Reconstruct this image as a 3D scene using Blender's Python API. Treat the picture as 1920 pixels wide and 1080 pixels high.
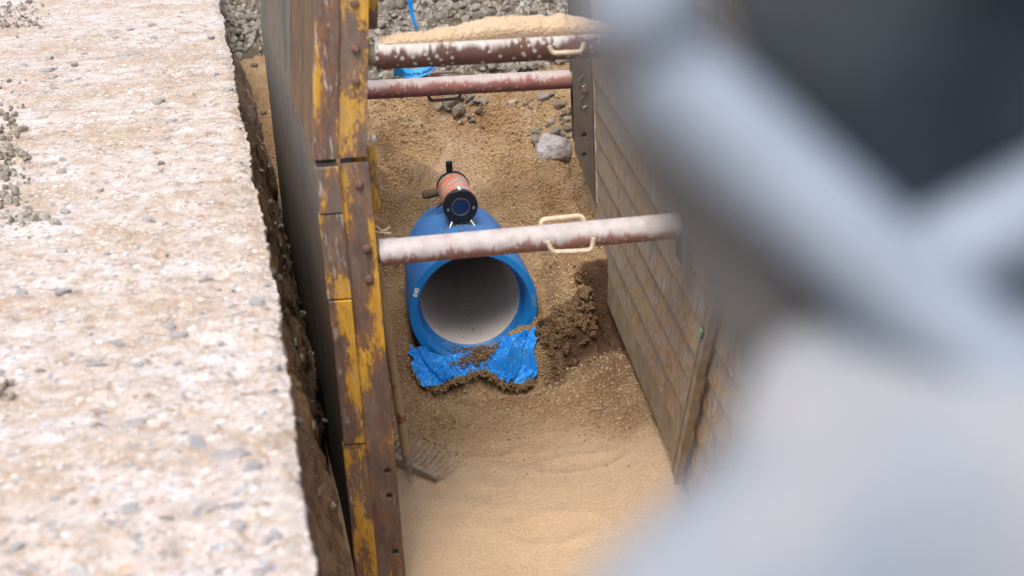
import bpy, bmesh, math, random
import numpy as np
from mathutils import Vector, Matrix, noise as mnoise

for o in list(bpy.data.objects): bpy.data.objects.remove(o)
S = bpy.context.scene
COL = S.collection
rnd = random.Random(7)
RNG = np.random.default_rng(11)

# ------------------------------------------------------------------ camera
FPX, PITCH, YAW, ROLL, CAMH = 2631.96, math.radians(21.172), math.radians(4.051), math.radians(-2.991), 3.0016
cy, sy, cp, sp = math.cos(YAW), math.sin(YAW), math.cos(PITCH), math.sin(PITCH)
FW = np.array([sy*cp, cy*cp, -sp]); _r = np.array([cy, -sy, 0.0]); _u = np.cross(_r, FW)
RT = math.cos(ROLL)*_r + math.sin(ROLL)*_u
UP = -math.sin(ROLL)*_r + math.cos(ROLL)*_u
CAM = np.array([0, 0, CAMH])
cd = bpy.data.cameras.new('camera'); cam = bpy.data.objects.new('camera', cd); COL.objects.link(cam)
cam.matrix_world = Matrix(((RT[0], UP[0], -FW[0], 0), (RT[1], UP[1], -FW[1], 0), (RT[2], UP[2], -FW[2], CAMH), (0, 0, 0, 1)))
cd.sensor_width = 36; cd.lens = FPX/1920*36
cd.clip_start = 0.02; cd.clip_end = 2000
cd.dof.use_dof = True; cd.dof.focus_distance = 6.75; cd.dof.aperture_fstop = 2.75; cd.dof.aperture_blades = 0
S.camera = cam
S.render.resolution_x, S.render.resolution_y = 1024, 576

# ------------------------------------------------------------------ light
SUN_EL, SUN_AZ = 62, 201      # azimuth clockwise from +Y
W = bpy.data.worlds.new('World'); S.world = W; W.use_nodes = True
nt = W.node_tree; bg = nt.nodes['Background']
sky = nt.nodes.new('ShaderNodeTexSky'); sky.sky_type = 'NISHITA'; sky.sun_disc = False
sky.sun_elevation = math.radians(SUN_EL); sky.sun_rotation = math.radians(SUN_AZ)
sky.air_density = 1.0; sky.dust_density = 4.0; sky.ozone_density = 1.0
nt.links.new(sky.outputs[0], bg.inputs[0]); bg.inputs[1].default_value = 0.15
sl = bpy.data.lights.new('sun', 'SUN'); sl.energy = 1.6; sl.angle = math.radians(35); sl.color = (1.0, 0.95, 0.87)
so = bpy.data.objects.new('sun', sl); COL.objects.link(so)
az, el = math.radians(SUN_AZ), math.radians(SUN_EL)
sdir = Vector((math.sin(az)*math.cos(el), math.cos(az)*math.cos(el), math.sin(el)))
so.rotation_euler = sdir.to_track_quat('Z', 'Y').to_euler(); so.location = (0, 0, 20)
vs = S.view_settings; vs.view_transform = 'Standard'; vs.look = 'None'; vs.gamma = 1; vs.exposure = 0.62
try: vs.use_curve_mapping = False
except Exception: pass

# ------------------------------------------------------------------ pixel -> direction helpers (photo pixels, 1920x1080)
def ray(x, y): return FW + RT*((x-960)/FPX) + UP*((540-y)/FPX)
def onZ(x, y, z): d = ray(x, y); return CAM + d*((z-CAMH)/d[2])
def onY(x, y, Y): d = ray(x, y); return CAM + d*(Y/d[1])
def onX(x, y, X): d = ray(x, y); return CAM + d*(X/d[0])
def atD(x, y, D): return CAM + ray(x, y)*D

# ------------------------------------------------------------------ numpy noise
def _hash(ix, iy, iz, seed):
    h = (ix.astype(np.int64)*374761393 + iy.astype(np.int64)*668265263 + iz.astype(np.int64)*2147483647 + seed*974711) & 0x7fffffff
    h = ((h ^ (h >> 13))*1274126177) & 0x7fffffff
    h = ((h ^ (h >> 16))*60493) & 0x7fffffff
    return (h & 0xffff)/65535.0*2-1
def vn(x, y, z=None, seed=0):
    x = np.asarray(x, float); y = np.asarray(y, float); z = np.zeros_like(x) if z is None else np.asarray(z, float)
    fx, fy, fz = np.floor(x), np.floor(y), np.floor(z)
    tx, ty, tz = x-fx, y-fy, z-fz
    tx, ty, tz = [t*t*t*(t*(t*6-15)+10) for t in (tx, ty, tz)]
    r = 0
    for dx in (0, 1):
        for dy in (0, 1):
            for dz in (0, 1):
                r = r + _hash(fx+dx, fy+dy, fz+dz, seed)*(tx if dx else 1-tx)*(ty if dy else 1-ty)*(tz if dz else 1-tz)
    return r
def fbm(x, y, z=None, o=4, seed=0, g=.5):
    a, s, t = 1.0, 0, 0; x = np.asarray(x, float); y = np.asarray(y, float); k = 1.0
    for i in range(o):
        s = s + a*vn(x*k+i*3.1, y*k+i*7.7, None if z is None else np.asarray(z)*k+i*1.3, seed+i); t += a; a *= g; k *= 2.03
    return s/t
def sstep(a, b, x): t = np.clip((np.asarray(x, float)-a)/(b-a), 0, 1); return t*t*(3-2*t)

# ------------------------------------------------------------------ materials
def mat(name):
    m = bpy.data.materials.new(name); m.use_nodes = True
    return m, m.node_tree.nodes, m.node_tree.links, m.node_tree.nodes['Principled BSDF']
def N(nodes, t, **kw):
    n = nodes.new(t)
    for k, v in kw.items():
        if k.startswith('i_'): n.inputs[k[2:].replace('_', ' ')].default_value = v
        else: setattr(n, k, v)
    return n
def coords(nodes, links, scale=(1, 1, 1), kind='Object', rot=(0, 0, 0)):
    tc = N(nodes, 'ShaderNodeTexCoord'); mp = N(nodes, 'ShaderNodeMapping')
    mp.inputs['Scale'].default_value = scale; mp.inputs['Rotation'].default_value = rot
    links.new(tc.outputs[kind], mp.inputs[0]); return mp.outputs[0]
def noise(nodes, links, vec, scale, detail=5, rough=.55, dist=0.0):
    n = N(nodes, 'ShaderNodeTexNoise'); n.inputs['Scale'].default_value = scale; n.inputs['Detail'].default_value = detail
    n.inputs['Roughness'].default_value = rough; n.inputs['Distortion'].default_value = dist
    links.new(vec, n.inputs['Vector']); return n.outputs['Fac']
def ramp(nodes, links, fac, stops):
    r = N(nodes, 'ShaderNodeValToRGB'); e = r.color_ramp.elements
    while len(e) < len(stops): e.new(.5)
    for el_, (p, c) in zip(e, stops): el_.position = p; el_.color = (*c, 1) if len(c) == 3 else c
    links.new(fac, r.inputs[0]); return r.outputs[0]
def mix(nodes, links, fac, a, b, mode='MIX'):
    m = N(nodes, 'ShaderNodeMix', data_type='RGBA', blend_type=mode)
    for s, v in ((0, fac), (6, a), (7, b)):
        if hasattr(v, 'is_linked'): links.new(v, m.inputs[s])
        elif isinstance(v, (int, float)): m.inputs[s].default_value = v
        else: m.inputs[s].default_value = (*v, 1)
    return m.outputs[2]
def math_(nodes, links, op, a, b=0.0, clamp=False):
    m = N(nodes, 'ShaderNodeMath', operation=op, use_clamp=clamp)
    for i, v in enumerate((a, b)):
        if hasattr(v, 'is_linked'): links.new(v, m.inputs[i])
        else: m.inputs[i].default_value = v
    return m.outputs[0]
def step(nodes, links, fac, lo, hi):
    m = N(nodes, 'ShaderNodeMapRange', interpolation_type='SMOOTHSTEP'); m.inputs[1].default_value = lo; m.inputs[2].default_value = hi
    links.new(fac, m.inputs[0]); return m.outputs[0]
def bump(nodes, links, bsdf, h, strength=.5, dist=.01):
    b = N(nodes, 'ShaderNodeBump'); b.inputs['Strength'].default_value = strength; b.inputs['Distance'].default_value = dist
    links.new(h, b.inputs['Height']); links.new(b.outputs[0], bsdf.inputs['Normal'])

def m_sand():
    m, n, l, b = mat('sand'); v = coords(n, l)
    big = noise(n, l, v, 2.2, 4); mid = noise(n, l, v, 14, 5, .6); fine = noise(n, l, v, 150, 4, .7)
    c = ramp(n, l, big, [(.3, (.42, .265, .125)), (.5, (.54, .365, .19)), (.7, (.62, .445, .255))])
    c2 = ramp(n, l, fine, [(.25, (.27, .155, .072)), (.5, (.52, .36, .21)), (.75, (.72, .54, .35))])
    c = mix(n, l, .5, c, c2)
    c = mix(n, l, math_(n, l, 'MULTIPLY', step(n, l, mid, .52, .75), .45), c, (.32, .20, .105))
    atr = N(n, 'ShaderNodeAttribute', attribute_name='rough')
    dmp = math_(n, l, 'MULTIPLY', atr.outputs['Fac'], step(n, l, noise(n, l, v, 3.1, 5, .6), .36, .64))
    c = mix(n, l, math_(n, l, 'MULTIPLY', dmp, .55), c, (.34, .19, .085))
    c = mix(n, l, math_(n, l, 'MULTIPLY', math_(n, l, 'SUBTRACT', 1.0, atr.outputs['Fac'], True), .75), c, (.62, .475, .335))
    spk = step(n, l, noise(n, l, v, 330, 2), .74, .80)
    c = mix(n, l, math_(n, l, 'MULTIPLY', spk, .5), c, (.85, .76, .62))
    # damp brown soil mixed in at the cut to the right of the pipe and along the excavated left side
    at = N(n, 'ShaderNodeAttribute', attribute_name='soil')
    so_ = ramp(n, l, mid, [(.3, (.060, .035, .022)), (.55, (.105, .062, .038)), (.8, (.18, .11, .065))])
    c = mix(n, l, at.outputs['Fac'], c, so_)
    l.new(c, b.inputs['Base Color']); b.inputs['Roughness'].default_value = .95; b.inputs['Specular IOR Level'].default_value = .12
    wv = N(n, 'ShaderNodeVectorMath', operation='ADD'); l.new(v, wv.inputs[0]); nn_ = N(n, 'ShaderNodeTexNoise'); nn_.inputs['Scale'].default_value = 60; l.new(v, nn_.inputs['Vector'])
    sc_ = N(n, 'ShaderNodeVectorMath', operation='SCALE'); sc_.inputs['Scale'].default_value = .012; l.new(nn_.outputs['Color'], sc_.inputs[0]); l.new(sc_.outputs[0], wv.inputs[1])
    def grains(k):
        vo = N(n, 'ShaderNodeTexVoronoi'); vo.inputs['Scale'].default_value = k; l.new(wv.outputs[0], vo.inputs['Vector']); return math_(n, l, 'SUBTRACT', 1.0, vo.outputs['Distance'])
    h = math_(n, l, 'ADD', math_(n, l, 'MULTIPLY', grains(80), .8), math_(n, l, 'ADD', math_(n, l, 'MULTIPLY', grains(180), .5), math_(n, l, 'MULTIPLY', noise(n, l, v, 22, 4, .6), 1.0)))
    at2 = N(n, 'ShaderNodeAttribute', attribute_name='rough')
    h = math_(n, l, 'MULTIPLY', h, math_(n, l, 'ADD', math_(n, l, 'MULTIPLY', at2.outputs['Fac'], .8), .2))
    bump(n, l, b, h, .9, .022); return m
def m_simple(name, col, rough=.6, metal=0.0, var=.25, scale=20, col2=None, bs=.2, bd=.004, spec=.4):
    m, n, l, b = mat(name); v = coords(n, l)
    f = noise(n, l, v, scale, 6, .62)
    c2 = col2 or tuple(x*(1-var) for x in col); c1 = col if col2 else tuple(min(1, x*(1+var)) for x in col)
    l.new(ramp(n, l, f, [(.32, c2), (.68, c1)]), b.inputs['Base Color'])
    b.inputs['Roughness'].default_value = rough; b.inputs['Metallic'].default_value = metal; b.inputs['Specular IOR Level'].default_value = spec
    bump(n, l, b, noise(n, l, v, scale*6, 4, .65), bs, bd); return m
def m_paintrust(name, lo, hi, zstretch=1.0, seed=0.0, mortar=.0, scale=11, dirt=.3):
    """yellow paint flaked off brown rusty steel"""
    m, n, l, b = mat(name); tc = N(n, 'ShaderNodeTexCoord'); mp = N(n, 'ShaderNodeMapping')
    mp.inputs['Location'].default_value = (seed, seed*.7, seed*1.3); mp.inputs['Scale'].default_value = (1, 1, zstretch)
    l.new(tc.outputs['Object'], mp.inputs[0]); v = mp.outputs[0]
    rust = ramp(n, l, noise(n, l, v, 45, 6, .7), [(.25, (.075, .05, .042)), (.5, (.135, .095, .078)), (.7, (.20, .145, .115)), (.85, (.28, .22, .18))])
    orange = ramp(n, l, noise(n, l, v, 25, 5), [(.5, (.105, .062, .046)), (.75, (.36, .14, .035))])
    rust = mix(n, l, .35, rust, orange)
    yel = ramp(n, l, noise(n, l, v, 30, 5, .6), [(.3, (.44, .23, .035)), (.6, (.60, .335, .045)), (.8, (.66, .42, .10))])
    f = math_(n, l, 'ADD', math_(n, l, 'MULTIPLY', noise(n, l, v, scale, 2, .5), .62), math_(n, l, 'MULTIPLY', noise(n, l, v, scale*8, 7, .7, .4), .38))
    scr = step(n, l, noise(n, l, coords(n, l, (3.2, 3.2, .35)), 60, 4, .6), .60, .68)
    f = math_(n, l, 'SUBTRACT', f, math_(n, l, 'MULTIPLY', scr, .06))
    mask = step(n, l, f, lo, hi); halo = step(n, l, f, lo-.05, lo)
    rust = mix(n, l, math_(n, l, 'MULTIPLY', halo, .5), rust, (.26, .12, .045))
    c = mix(n, l, mask, rust, yel)
    c = mix(n, l, math_(n, l, 'MULTIPLY', step(n, l, noise(n, l, v, 7, 6, .7), .45, .70), .45), c, (.25, .20, .155))
    mo = step(n, l, noise(n, l, coords(n, l, (1.4, 1.4, .25)), 48, 5, .7), .56, .68)
    c = mix(n, l, math_(n, l, 'MULTIPLY', mo, mortar), c, (.52, .47, .42))
    l.new(c, b.inputs['Base Color']); l.new(math_(n, l, 'SUBTRACT', .78, math_(n, l, 'MULTIPLY', mask, .3)), b.inputs['Roughness'])
    b.inputs['Specular IOR Level'].default_value = .35
    h = math_(n, l, 'ADD', mask, math_(n, l, 'MULTIPLY', noise(n, l, v, 90, 5, .7), .7))
    bump(n, l, b, h, .45, .003); return m
def m_streak(name, stops, scale=(30, 30, 1.2), rough=.5, metal=.0, bs=.25):
    m, n, l, b = mat(name); v = coords(n, l, scale)
    f = math_(n, l, 'ADD', math_(n, l, 'MULTIPLY', noise(n, l, v, 1.0, 7, .75, .6), .62), math_(n, l, 'MULTIPLY', noise(n, l, coords(n, l), 11, 7, .7), .38))
    l.new(ramp(n, l, f, stops), b.inputs['Base Color']); b.inputs['Roughness'].default_value = rough; b.inputs['Metallic'].default_value = metal
    b.inputs['Specular IOR Level'].default_value = .15
    bump(n, l, b, f, bs, .006); return m
def m_strut(name, paint, paint2, cover, mortarcol, drip=.5, scale=1.0):
    """painted tube, mortar dust lying on its back and running down in drips"""
    m, n, l, b = mat(name); v = coords(n, l)
    g = N(n, 'ShaderNodeNewGeometry'); sx = N(n, 'ShaderNodeSeparateXYZ'); l.new(g.outputs['Normal'], sx.inputs[0])
    base = ramp(n, l, noise(n, l, v, 16, 6, .65), [(.3, paint2), (.7, paint)])
    base = mix(n, l, step(n, l, noise(n, l, v, 60, 5, .7), .6, .75), base, tuple(x*.35 for x in paint2))
    wide = noise(n, l, coords(n, l, (9, 2, 2)), 1.0, 4); d1 = noise(n, l, coords(n, l, (48, 5, 5)), 1.0, 5, .65)
    t = math_(n, l, 'ADD', sx.outputs[2], math_(n, l, 'MULTIPLY', math_(n, l, 'SUBTRACT', wide, .5), 2.4))
    t = math_(n, l, 'ADD', t, math_(n, l, 'MULTIPLY', math_(n, l, 'MULTIPLY', math_(n, l, 'SUBTRACT', d1, .5), drip*4.6), step(n, l, noise(n, l, coords(n, l, (7, 1, 1)), 1.0, 3), .38, .62)))
    mask = step(n, l, t, cover-.22, cover+.3)
    dots = N(n, 'ShaderNodeTexVoronoi'); dots.inputs['Scale'].default_value = 40; l.new(coords(n, l), dots.inputs['Vector'])
    dm = math_(n, l, 'MULTIPLY', math_(n, l, 'LESS_THAN', dots.outputs['Distance'], .27), step(n, l, noise(n, l, v, 7, 2), .38, .48))
    mask = math_(n, l, 'MAXIMUM', math_(n, l, 'MULTIPLY', mask, .9), math_(n, l, 'MULTIPLY', dm, drip))
    tone = ramp(n, l, noise(n, l, v, 22, 5, .6), [(.28, (mortarcol[0]*.78, mortarcol[1]*.62, mortarcol[2]*.60)), (.45, tuple(x*.8 for x in mortarcol)), (.7, mortarcol)])
    l.new(mix(n, l, mask, base, tone), b.inputs['Base Color']); b.inputs['Roughness'].default_value = .62; b.inputs['Specular IOR Level'].default_value = .3
    bump(n, l, b, math_(n, l, 'ADD', mask, math_(n, l, 'MULTIPLY', noise(n, l, v, 120, 4), .5)), .4, .003); return m
def m_blue():
    m, n, l, b = mat('blue_coating'); v = coords(n, l)
    c = ramp(n, l, noise(n, l, v, 5, 5), [(.3, (.008, .20, .60)), (.7, (.016, .255, .72))])
    sc = step(n, l, noise(n, l, coords(n, l, (1, .35, 1)), 16, 6, .7), .63, .74)
    c = mix(n, l, math_(n, l, 'MULTIPLY', sc, .55), c, (.38, .45, .52))
    g = N(n, 'ShaderNodeNewGeometry'); sx = N(n, 'ShaderNodeSeparateXYZ'); l.new(g.outputs['Normal'], sx.inputs[0])
    du = math_(n, l, 'MULTIPLY', step(n, l, sx.outputs[2], .2, 1.1), math_(n, l, 'ADD', .12, math_(n, l, 'MULTIPLY', step(n, l, noise(n, l, v, 28, 6, .7), .5, .7), .3)))
    c = mix(n, l, du, c, (.42, .44, .44))
    l.new(c, b.inputs['Base Color']); b.inputs['Roughness'].default_value = .42; b.inputs['Specular IOR Level'].default_value = .4
    bump(n, l, b, noise(n, l, v, 60, 4), .08, .004); return m
def m_laser():
    m, n, l, b = mat('orange_body'); v = coords(n, l)
    f = noise(n, l, v, 13, 6, .68)
    c = ramp(n, l, f, [(.40, (.42, .40, .39)), (.48, (.58, .44, .37)), (.54, (.74, .20, .075)), (.7, (.80, .30, .14))])
    c = mix(n, l, step(n, l, noise(n, l, v, 60, 4), .64, .72), c, (.16, .11, .08))
    l.new(c, b.inputs['Base Color']); b.inputs['Roughness'].default_value = .55; bump(n, l, b, f, .15, .003); return m
def m_slab():
    m, n, l, b = mat('broken_concrete'); v = coords(n, l)
    big = noise(n, l, v, 2.3, 5, .6); mid = noise(n, l, v, 13, 6, .65); fine = noise(n, l, v, 70, 5, .7)
    c = ramp(n, l, mid, [(.32, (.27, .20, .145)), (.43, (.49, .41, .345)), (.54, (.55, .485, .44)), (.70, (.68, .64, .62))])
    c = mix(n, l, math_(n, l, 'MULTIPLY', step(n, l, big, .44, .62), .75), c, ramp(n, l, noise(n, l, v, 30, 5, .65), [(.3, (.30, .21, .135)), (.6, (.50, .385, .275)), (.8, (.66, .56, .46))]))
    c = mix(n, l, math_(n, l, 'MULTIPLY', step(n, l, noise(n, l, v, 5.5, 6, .7), .56, .66), .6), c, (.33, .25, .175))
    c = mix(n, l, math_(n, l, 'MULTIPLY', step(n, l, noise(n, l, coords(n, l, (1, 1, 1), rot=(0, 0, 1)), 3.3, 6, .7), .55, .66), .5), c, (.70, .675, .66))
    for k, th, lo_ in ((95, .42, .42), (42, .40, .46), (22, .30, .53)):
        vo = N(n, 'ShaderNodeTexVoronoi'); vo.inputs['Scale'].default_value = k; vo.inputs['Randomness'].default_value = 1; l.new(v, vo.inputs['Vector'])
        sp_ = N(n, 'ShaderNodeSeparateColor'); l.new(vo.outputs['Color'], sp_.inputs[0])
        pc = ramp(n, l, sp_.outputs[0], [(.08, (.20, .225, .25)), (.22, (.36, .40, .43)), (.38, (.60, .55, .51)), (.58, (.80, .77, .75)), (.74, (.44, .33, .25)), (.86, (.26, .18, .12)), (.95, (.52, .36, .24))])
        pm = math_(n, l, 'MULTIPLY', math_(n, l, 'LESS_THAN', vo.outputs['Distance'], th), step(n, l, noise(n, l, v, k*.3, 3), lo_, lo_+.08))
        c = mix(n, l, math_(n, l, 'MULTIPLY', pm, .72), c, pc)
    c = mix(n, l, math_(n, l, 'MULTIPLY', step(n, l, fine, .58, .70), .6), c, (.26, .185, .13))
    l.new(c, b.inputs['Base Color']); b.inputs['Roughness'].default_value = .92; b.inputs['Specular IOR Level'].default_value = .15
    bump(n, l, b, math_(n, l, 'ADD', mid, math_(n, l, 'MULTIPLY', fine, .6)), .45, .015); return m
def m_soil(name='soil', a=(.045, .026, .016), c_=(.10, .058, .034), d=(.20, .125, .07)):
    m, n, l, b = mat(name); v = coords(n, l)
    f = math_(n, l, 'ADD', math_(n, l, 'MULTIPLY', noise(n, l, v, 5, 5, .6), .6), math_(n, l, 'MULTIPLY', noise(n, l, v, 50, 5, .7), .4))
    cc = ramp(n, l, f, [(.3, a), (.5, c_), (.7, d)])
    if name == 'soil': cc = mix(n, l, step(n, l, noise(n, l, v, 1.7, 5, .65), .52, .62), cc, ramp(n, l, noise(n, l, v, 40, 5, .7), [(.3, (.22, .135, .07)), (.7, (.46, .31, .17))]))
    l.new(cc, b.inputs['Base Color']); b.inputs['Roughness'].default_value = .95; b.inputs['Specular IOR Level'].default_value = .1
    bump(n, l, b, noise(n, l, v, 60, 5, .7), .9, .02); return m
def m_stone(name, a, c_, dust=(.34, .26, .17), dk=(.16, .13, .095)):
    m, n, l, b = mat(name); v = coords(n, l)
    oi = N(n, 'ShaderNodeObjectInfo')
    f = noise(n, l, v, 1.6, 6, .7)
    c = ramp(n, l, f, [(.25, a), (.75, c_)])
    g = N(n, 'ShaderNodeNewGeometry')
    rndf = math_(n, l, 'FRACT', math_(n, l, 'ADD', oi.outputs['Random'], g.outputs['Random Per Island']))
    c = mix(n, l, rndf, mix(n, l, .5, c, dk), mix(n, l, .22, c, (.75, .72, .66)))
    c = mix(n, l, math_(n, l, 'MULTIPLY', step(n, l, noise(n, l, v, 4.5, 5, .7), .5, .66), .55), c, dust)
    l.new(c, b.inputs['Base Color']); b.inputs['Roughness'].default_value = .9; b.inputs['Specular IOR Level'].default_value = .2
    bump(n, l, b, noise(n, l, v, 9, 6, .7), .6, .25); return m
def m_panel():
    """inner steel face: worn ochre paint, grey steel and rust in vertical scrapes, dusted with sand"""
    m, n, l, b = mat('worn_ochre_plank'); oi = N(n, 'ShaderNodeObjectInfo')
    def shifted(sc):
        a = N(n, 'ShaderNodeVectorMath', operation='ADD'); l.new(coords(n, l, sc), a.inputs[0])
        l.new(math_(n, l, 'MULTIPLY', oi.outputs['Random'], .25), a.inputs[1]); return a.outputs[0]
    f = noise(n, l, shifted((1, 3.2, 1.7)), 2.3, 8, .66, 1.6); f2 = noise(n, l, shifted((1, 24, 4)), 1.3, 6, .7, .6)
    c = ramp(n, l, f, [(.28, (.15, .10, .08)), (.40, (.34, .305, .265)), (.46, (.44, .38, .31)), (.50, (.52, .33, .12)), (.55, (.33, .22, .14)), (.62, (.46, .425, .38)), (.74, (.54, .53, .51))])
    c = mix(n, l, math_(n, l, 'MULTIPLY', step(n, l, f2, .57, .68), .6), c, (.24, .15, .10))
    c = mix(n, l, math_(n, l, 'MULTIPLY', step(n, l, noise(n, l, coords(n, l), 4.5, 6, .65), .50, .70), .55), c, (.42, .365, .295))
    l.new(c, b.inputs['Base Color']); b.inputs['Roughness'].default_value = .6; b.inputs['Specular IOR Level'].default_value = .35
    bump(n, l, b, f, .25, .004); return m
def m_plastic():
    m, n, l, b = mat('blue_film'); v = coords(n, l)
    c = ramp(n, l, noise(n, l, v, 9, 5), [(.3, (.015, .28, .82)), (.7, (.04, .38, .94))])
    c = mix(n, l, math_(n, l, 'MULTIPLY', step(n, l, noise(n, l, v, 24, 6, .7), .56, .72), .4), c, (.36, .36, .34))
    l.new(c, b.inputs['Base Color']); b.inputs['Roughness'].default_value = .27; b.inputs['Specular IOR Level'].default_value = .6
    bump(n, l, b, noise(n, l, v, 20, 2, .5, .8), .15, .010); return m

M = dict(sand=m_sand(), slab=m_slab(), soil=m_soil('soil', (.10, .063, .04), (.24, .16, .10), (.44, .31, .20)), dirt=m_soil('gravel_dirt', (.10, .08, .06), (.17, .14, .105), (.26, .21, .16)),
         stone=m_stone('grey_stone', (.27, .235, .18), (.52, .48, .41)), rock=m_stone('pale_boulder', (.34, .32, .32), (.62, .60, .60), (.26, .21, .17), (.34, .31, .29)),
         pebble=m_stone('pebble', (.33, .31, .30), (.72, .69, .68), (.60, .52, .44), (.52, .53, .56)),
         yellow=m_paintrust('yellow_flaked', .52, .565, .32, 3.1, .12, 10), rusty=m_paintrust('rusty_strip', .53, .575, .3, 8.3, .55, 13),
         rustup=m_paintrust('rusty_upper', .52, .58, .3, 1.7, .75, 11), yup=m_paintrust('yellow_upper', .48, .515, .5, 5.2, .1, 9),
         bolt=m_simple('rusty_bolt', (.19, .11, .08), .7, .2, .4, 70, bs=.4), 
         grey=m_streak('grey_steel', [(.30, (.035, .028, .024)), (.42, (.12, .105, .09)), (.52, (.19, .165, .14)), (.60, (.20, .12, .07)), (.72, (.33, .28, .22))], (5, 5, .8), .85),
         brownst=m_streak('scraped_brown_steel', [(.25, (.05, .034, .028)), (.45, (.12, .085, .065)), (.58, (.24, .14, .065)), (.72, (.30, .25, .21)), (.85, (.09, .05, .036))], (20, 12, 1.2), .75),
         plate=m_streak('brown_plate', [(.3, (.085, .068, .058)), (.55, (.15, .12, .10)), (.75, (.23, .18, .13))], (10, 10, 4), .55),
         panel=m_panel(), sandyplank=m_simple('sandy_plank', (.42, .33, .22), .8, 0, .3, 9, (.25, .19, .125)),
         strut1=m_strut('pale_mortared_tube', (.36, .18, .155), (.22, .12, .095), -.12, (.60, .57, .565), .6),
         strut2=m_strut('red_tube', (.36, .16, .14), (.23, .10, .085), .38, (.60, .53, .51), .5),
         strut3=m_strut('brown_tube', (.15, .075, .058), (.08, .043, .035), .42, (.66, .63, .60), .7),
         sandyrod=m_simple('sand_caked_rod', (.62, .50, .36), .85, 0, .25, 40), darkrod=m_simple('dark_steel_rod', (.21, .16, .13), .6, .3, .35, 60),
         thread=m_simple('threaded_steel', (.30, .25, .17), .7, .2, .4, 50),
         blue=m_blue(), lining=m_simple('cement_lining', (.70, .66, .615), .85, 0, .08, 7, bs=.1), white=m_simple('white_paint', (.82, .84, .86), .6, 0, .05, 30),
         faint=m_simple('faint_grey_paint', (.20, .33, .50), .6, 0, .1, 30),
         laser=m_laser(), black=m_simple('black_housing', (.012, .014, .018), .42, 0, .5, 40, bs=.1), steel=m_simple('plain_steel', (.36, .37, .38), .35, .8, .25, 40),
         film=m_plastic(), wood=m_streak('ash_handle', [(.3, (.33, .235, .15)), (.6, (.46, .35, .24)), (.8, (.55, .44, .32))], (60, 60, 2), .7),
         rakesteel=m_simple('rake_steel', (.46, .39, .31), .6, .2, .4, 50, (.28, .19, .12)), redmark=m_simple('red_mark', (.30, .13, .09), .7), ink=m_simple('black_ink', (.02, .02, .022), .7),
         level=m_simple('dusty_level', (.36, .285, .20), .6, .1, .25, 12), 
         tape=m_simple('blue_tape', (.012, .30, .76), .4, 0, .12, 12, bs=.05), galv=m_simple('galvanised', (.28, .33, .40), .55, .3, .12, 25, bs=.05),
         galvdark=m_simple('dull_galvanised', (.17, .195, .22), .65, .1, .15, 25, bs=.05),
         galvshade=m_simple('shaded_galvanised', (.13, .12, .11), .6, .2, .15, 20, bs=.05),  # shade on the rail's underside, put into the base colour
         pale=m_simple('pale_blue_film', (.195, .24, .305), .8, 0, .2, 15, (.34, .325, .315), bs=.1), dark=m_simple('dark_slate_film', (.012, .020, .032), .8, 0, .3, 9, (.038, .042, .046), bs=.1, spec=.15),
         ground=m_simple('ground_dirt', (.30, .25, .19), .95, 0, .3, 2, (.20, .165, .125), bs=.6, bd=.03))
mg, ng, lg, bgl = mat('blue_lens'); bgl.inputs['Base Color'].default_value = (.003, .004, .045, 1); bgl.inputs['Roughness'].default_value = .06; bgl.inputs['Coat Weight'].default_value = .8; M['lens'] = mg
mv, nv_, lv, bv = mat('green_vial'); bv.inputs['Base Color'].default_value = (.22, .55, .05, 1); bv.inputs['Roughness'].default_value = .15; M['vial'] = mv

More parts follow.
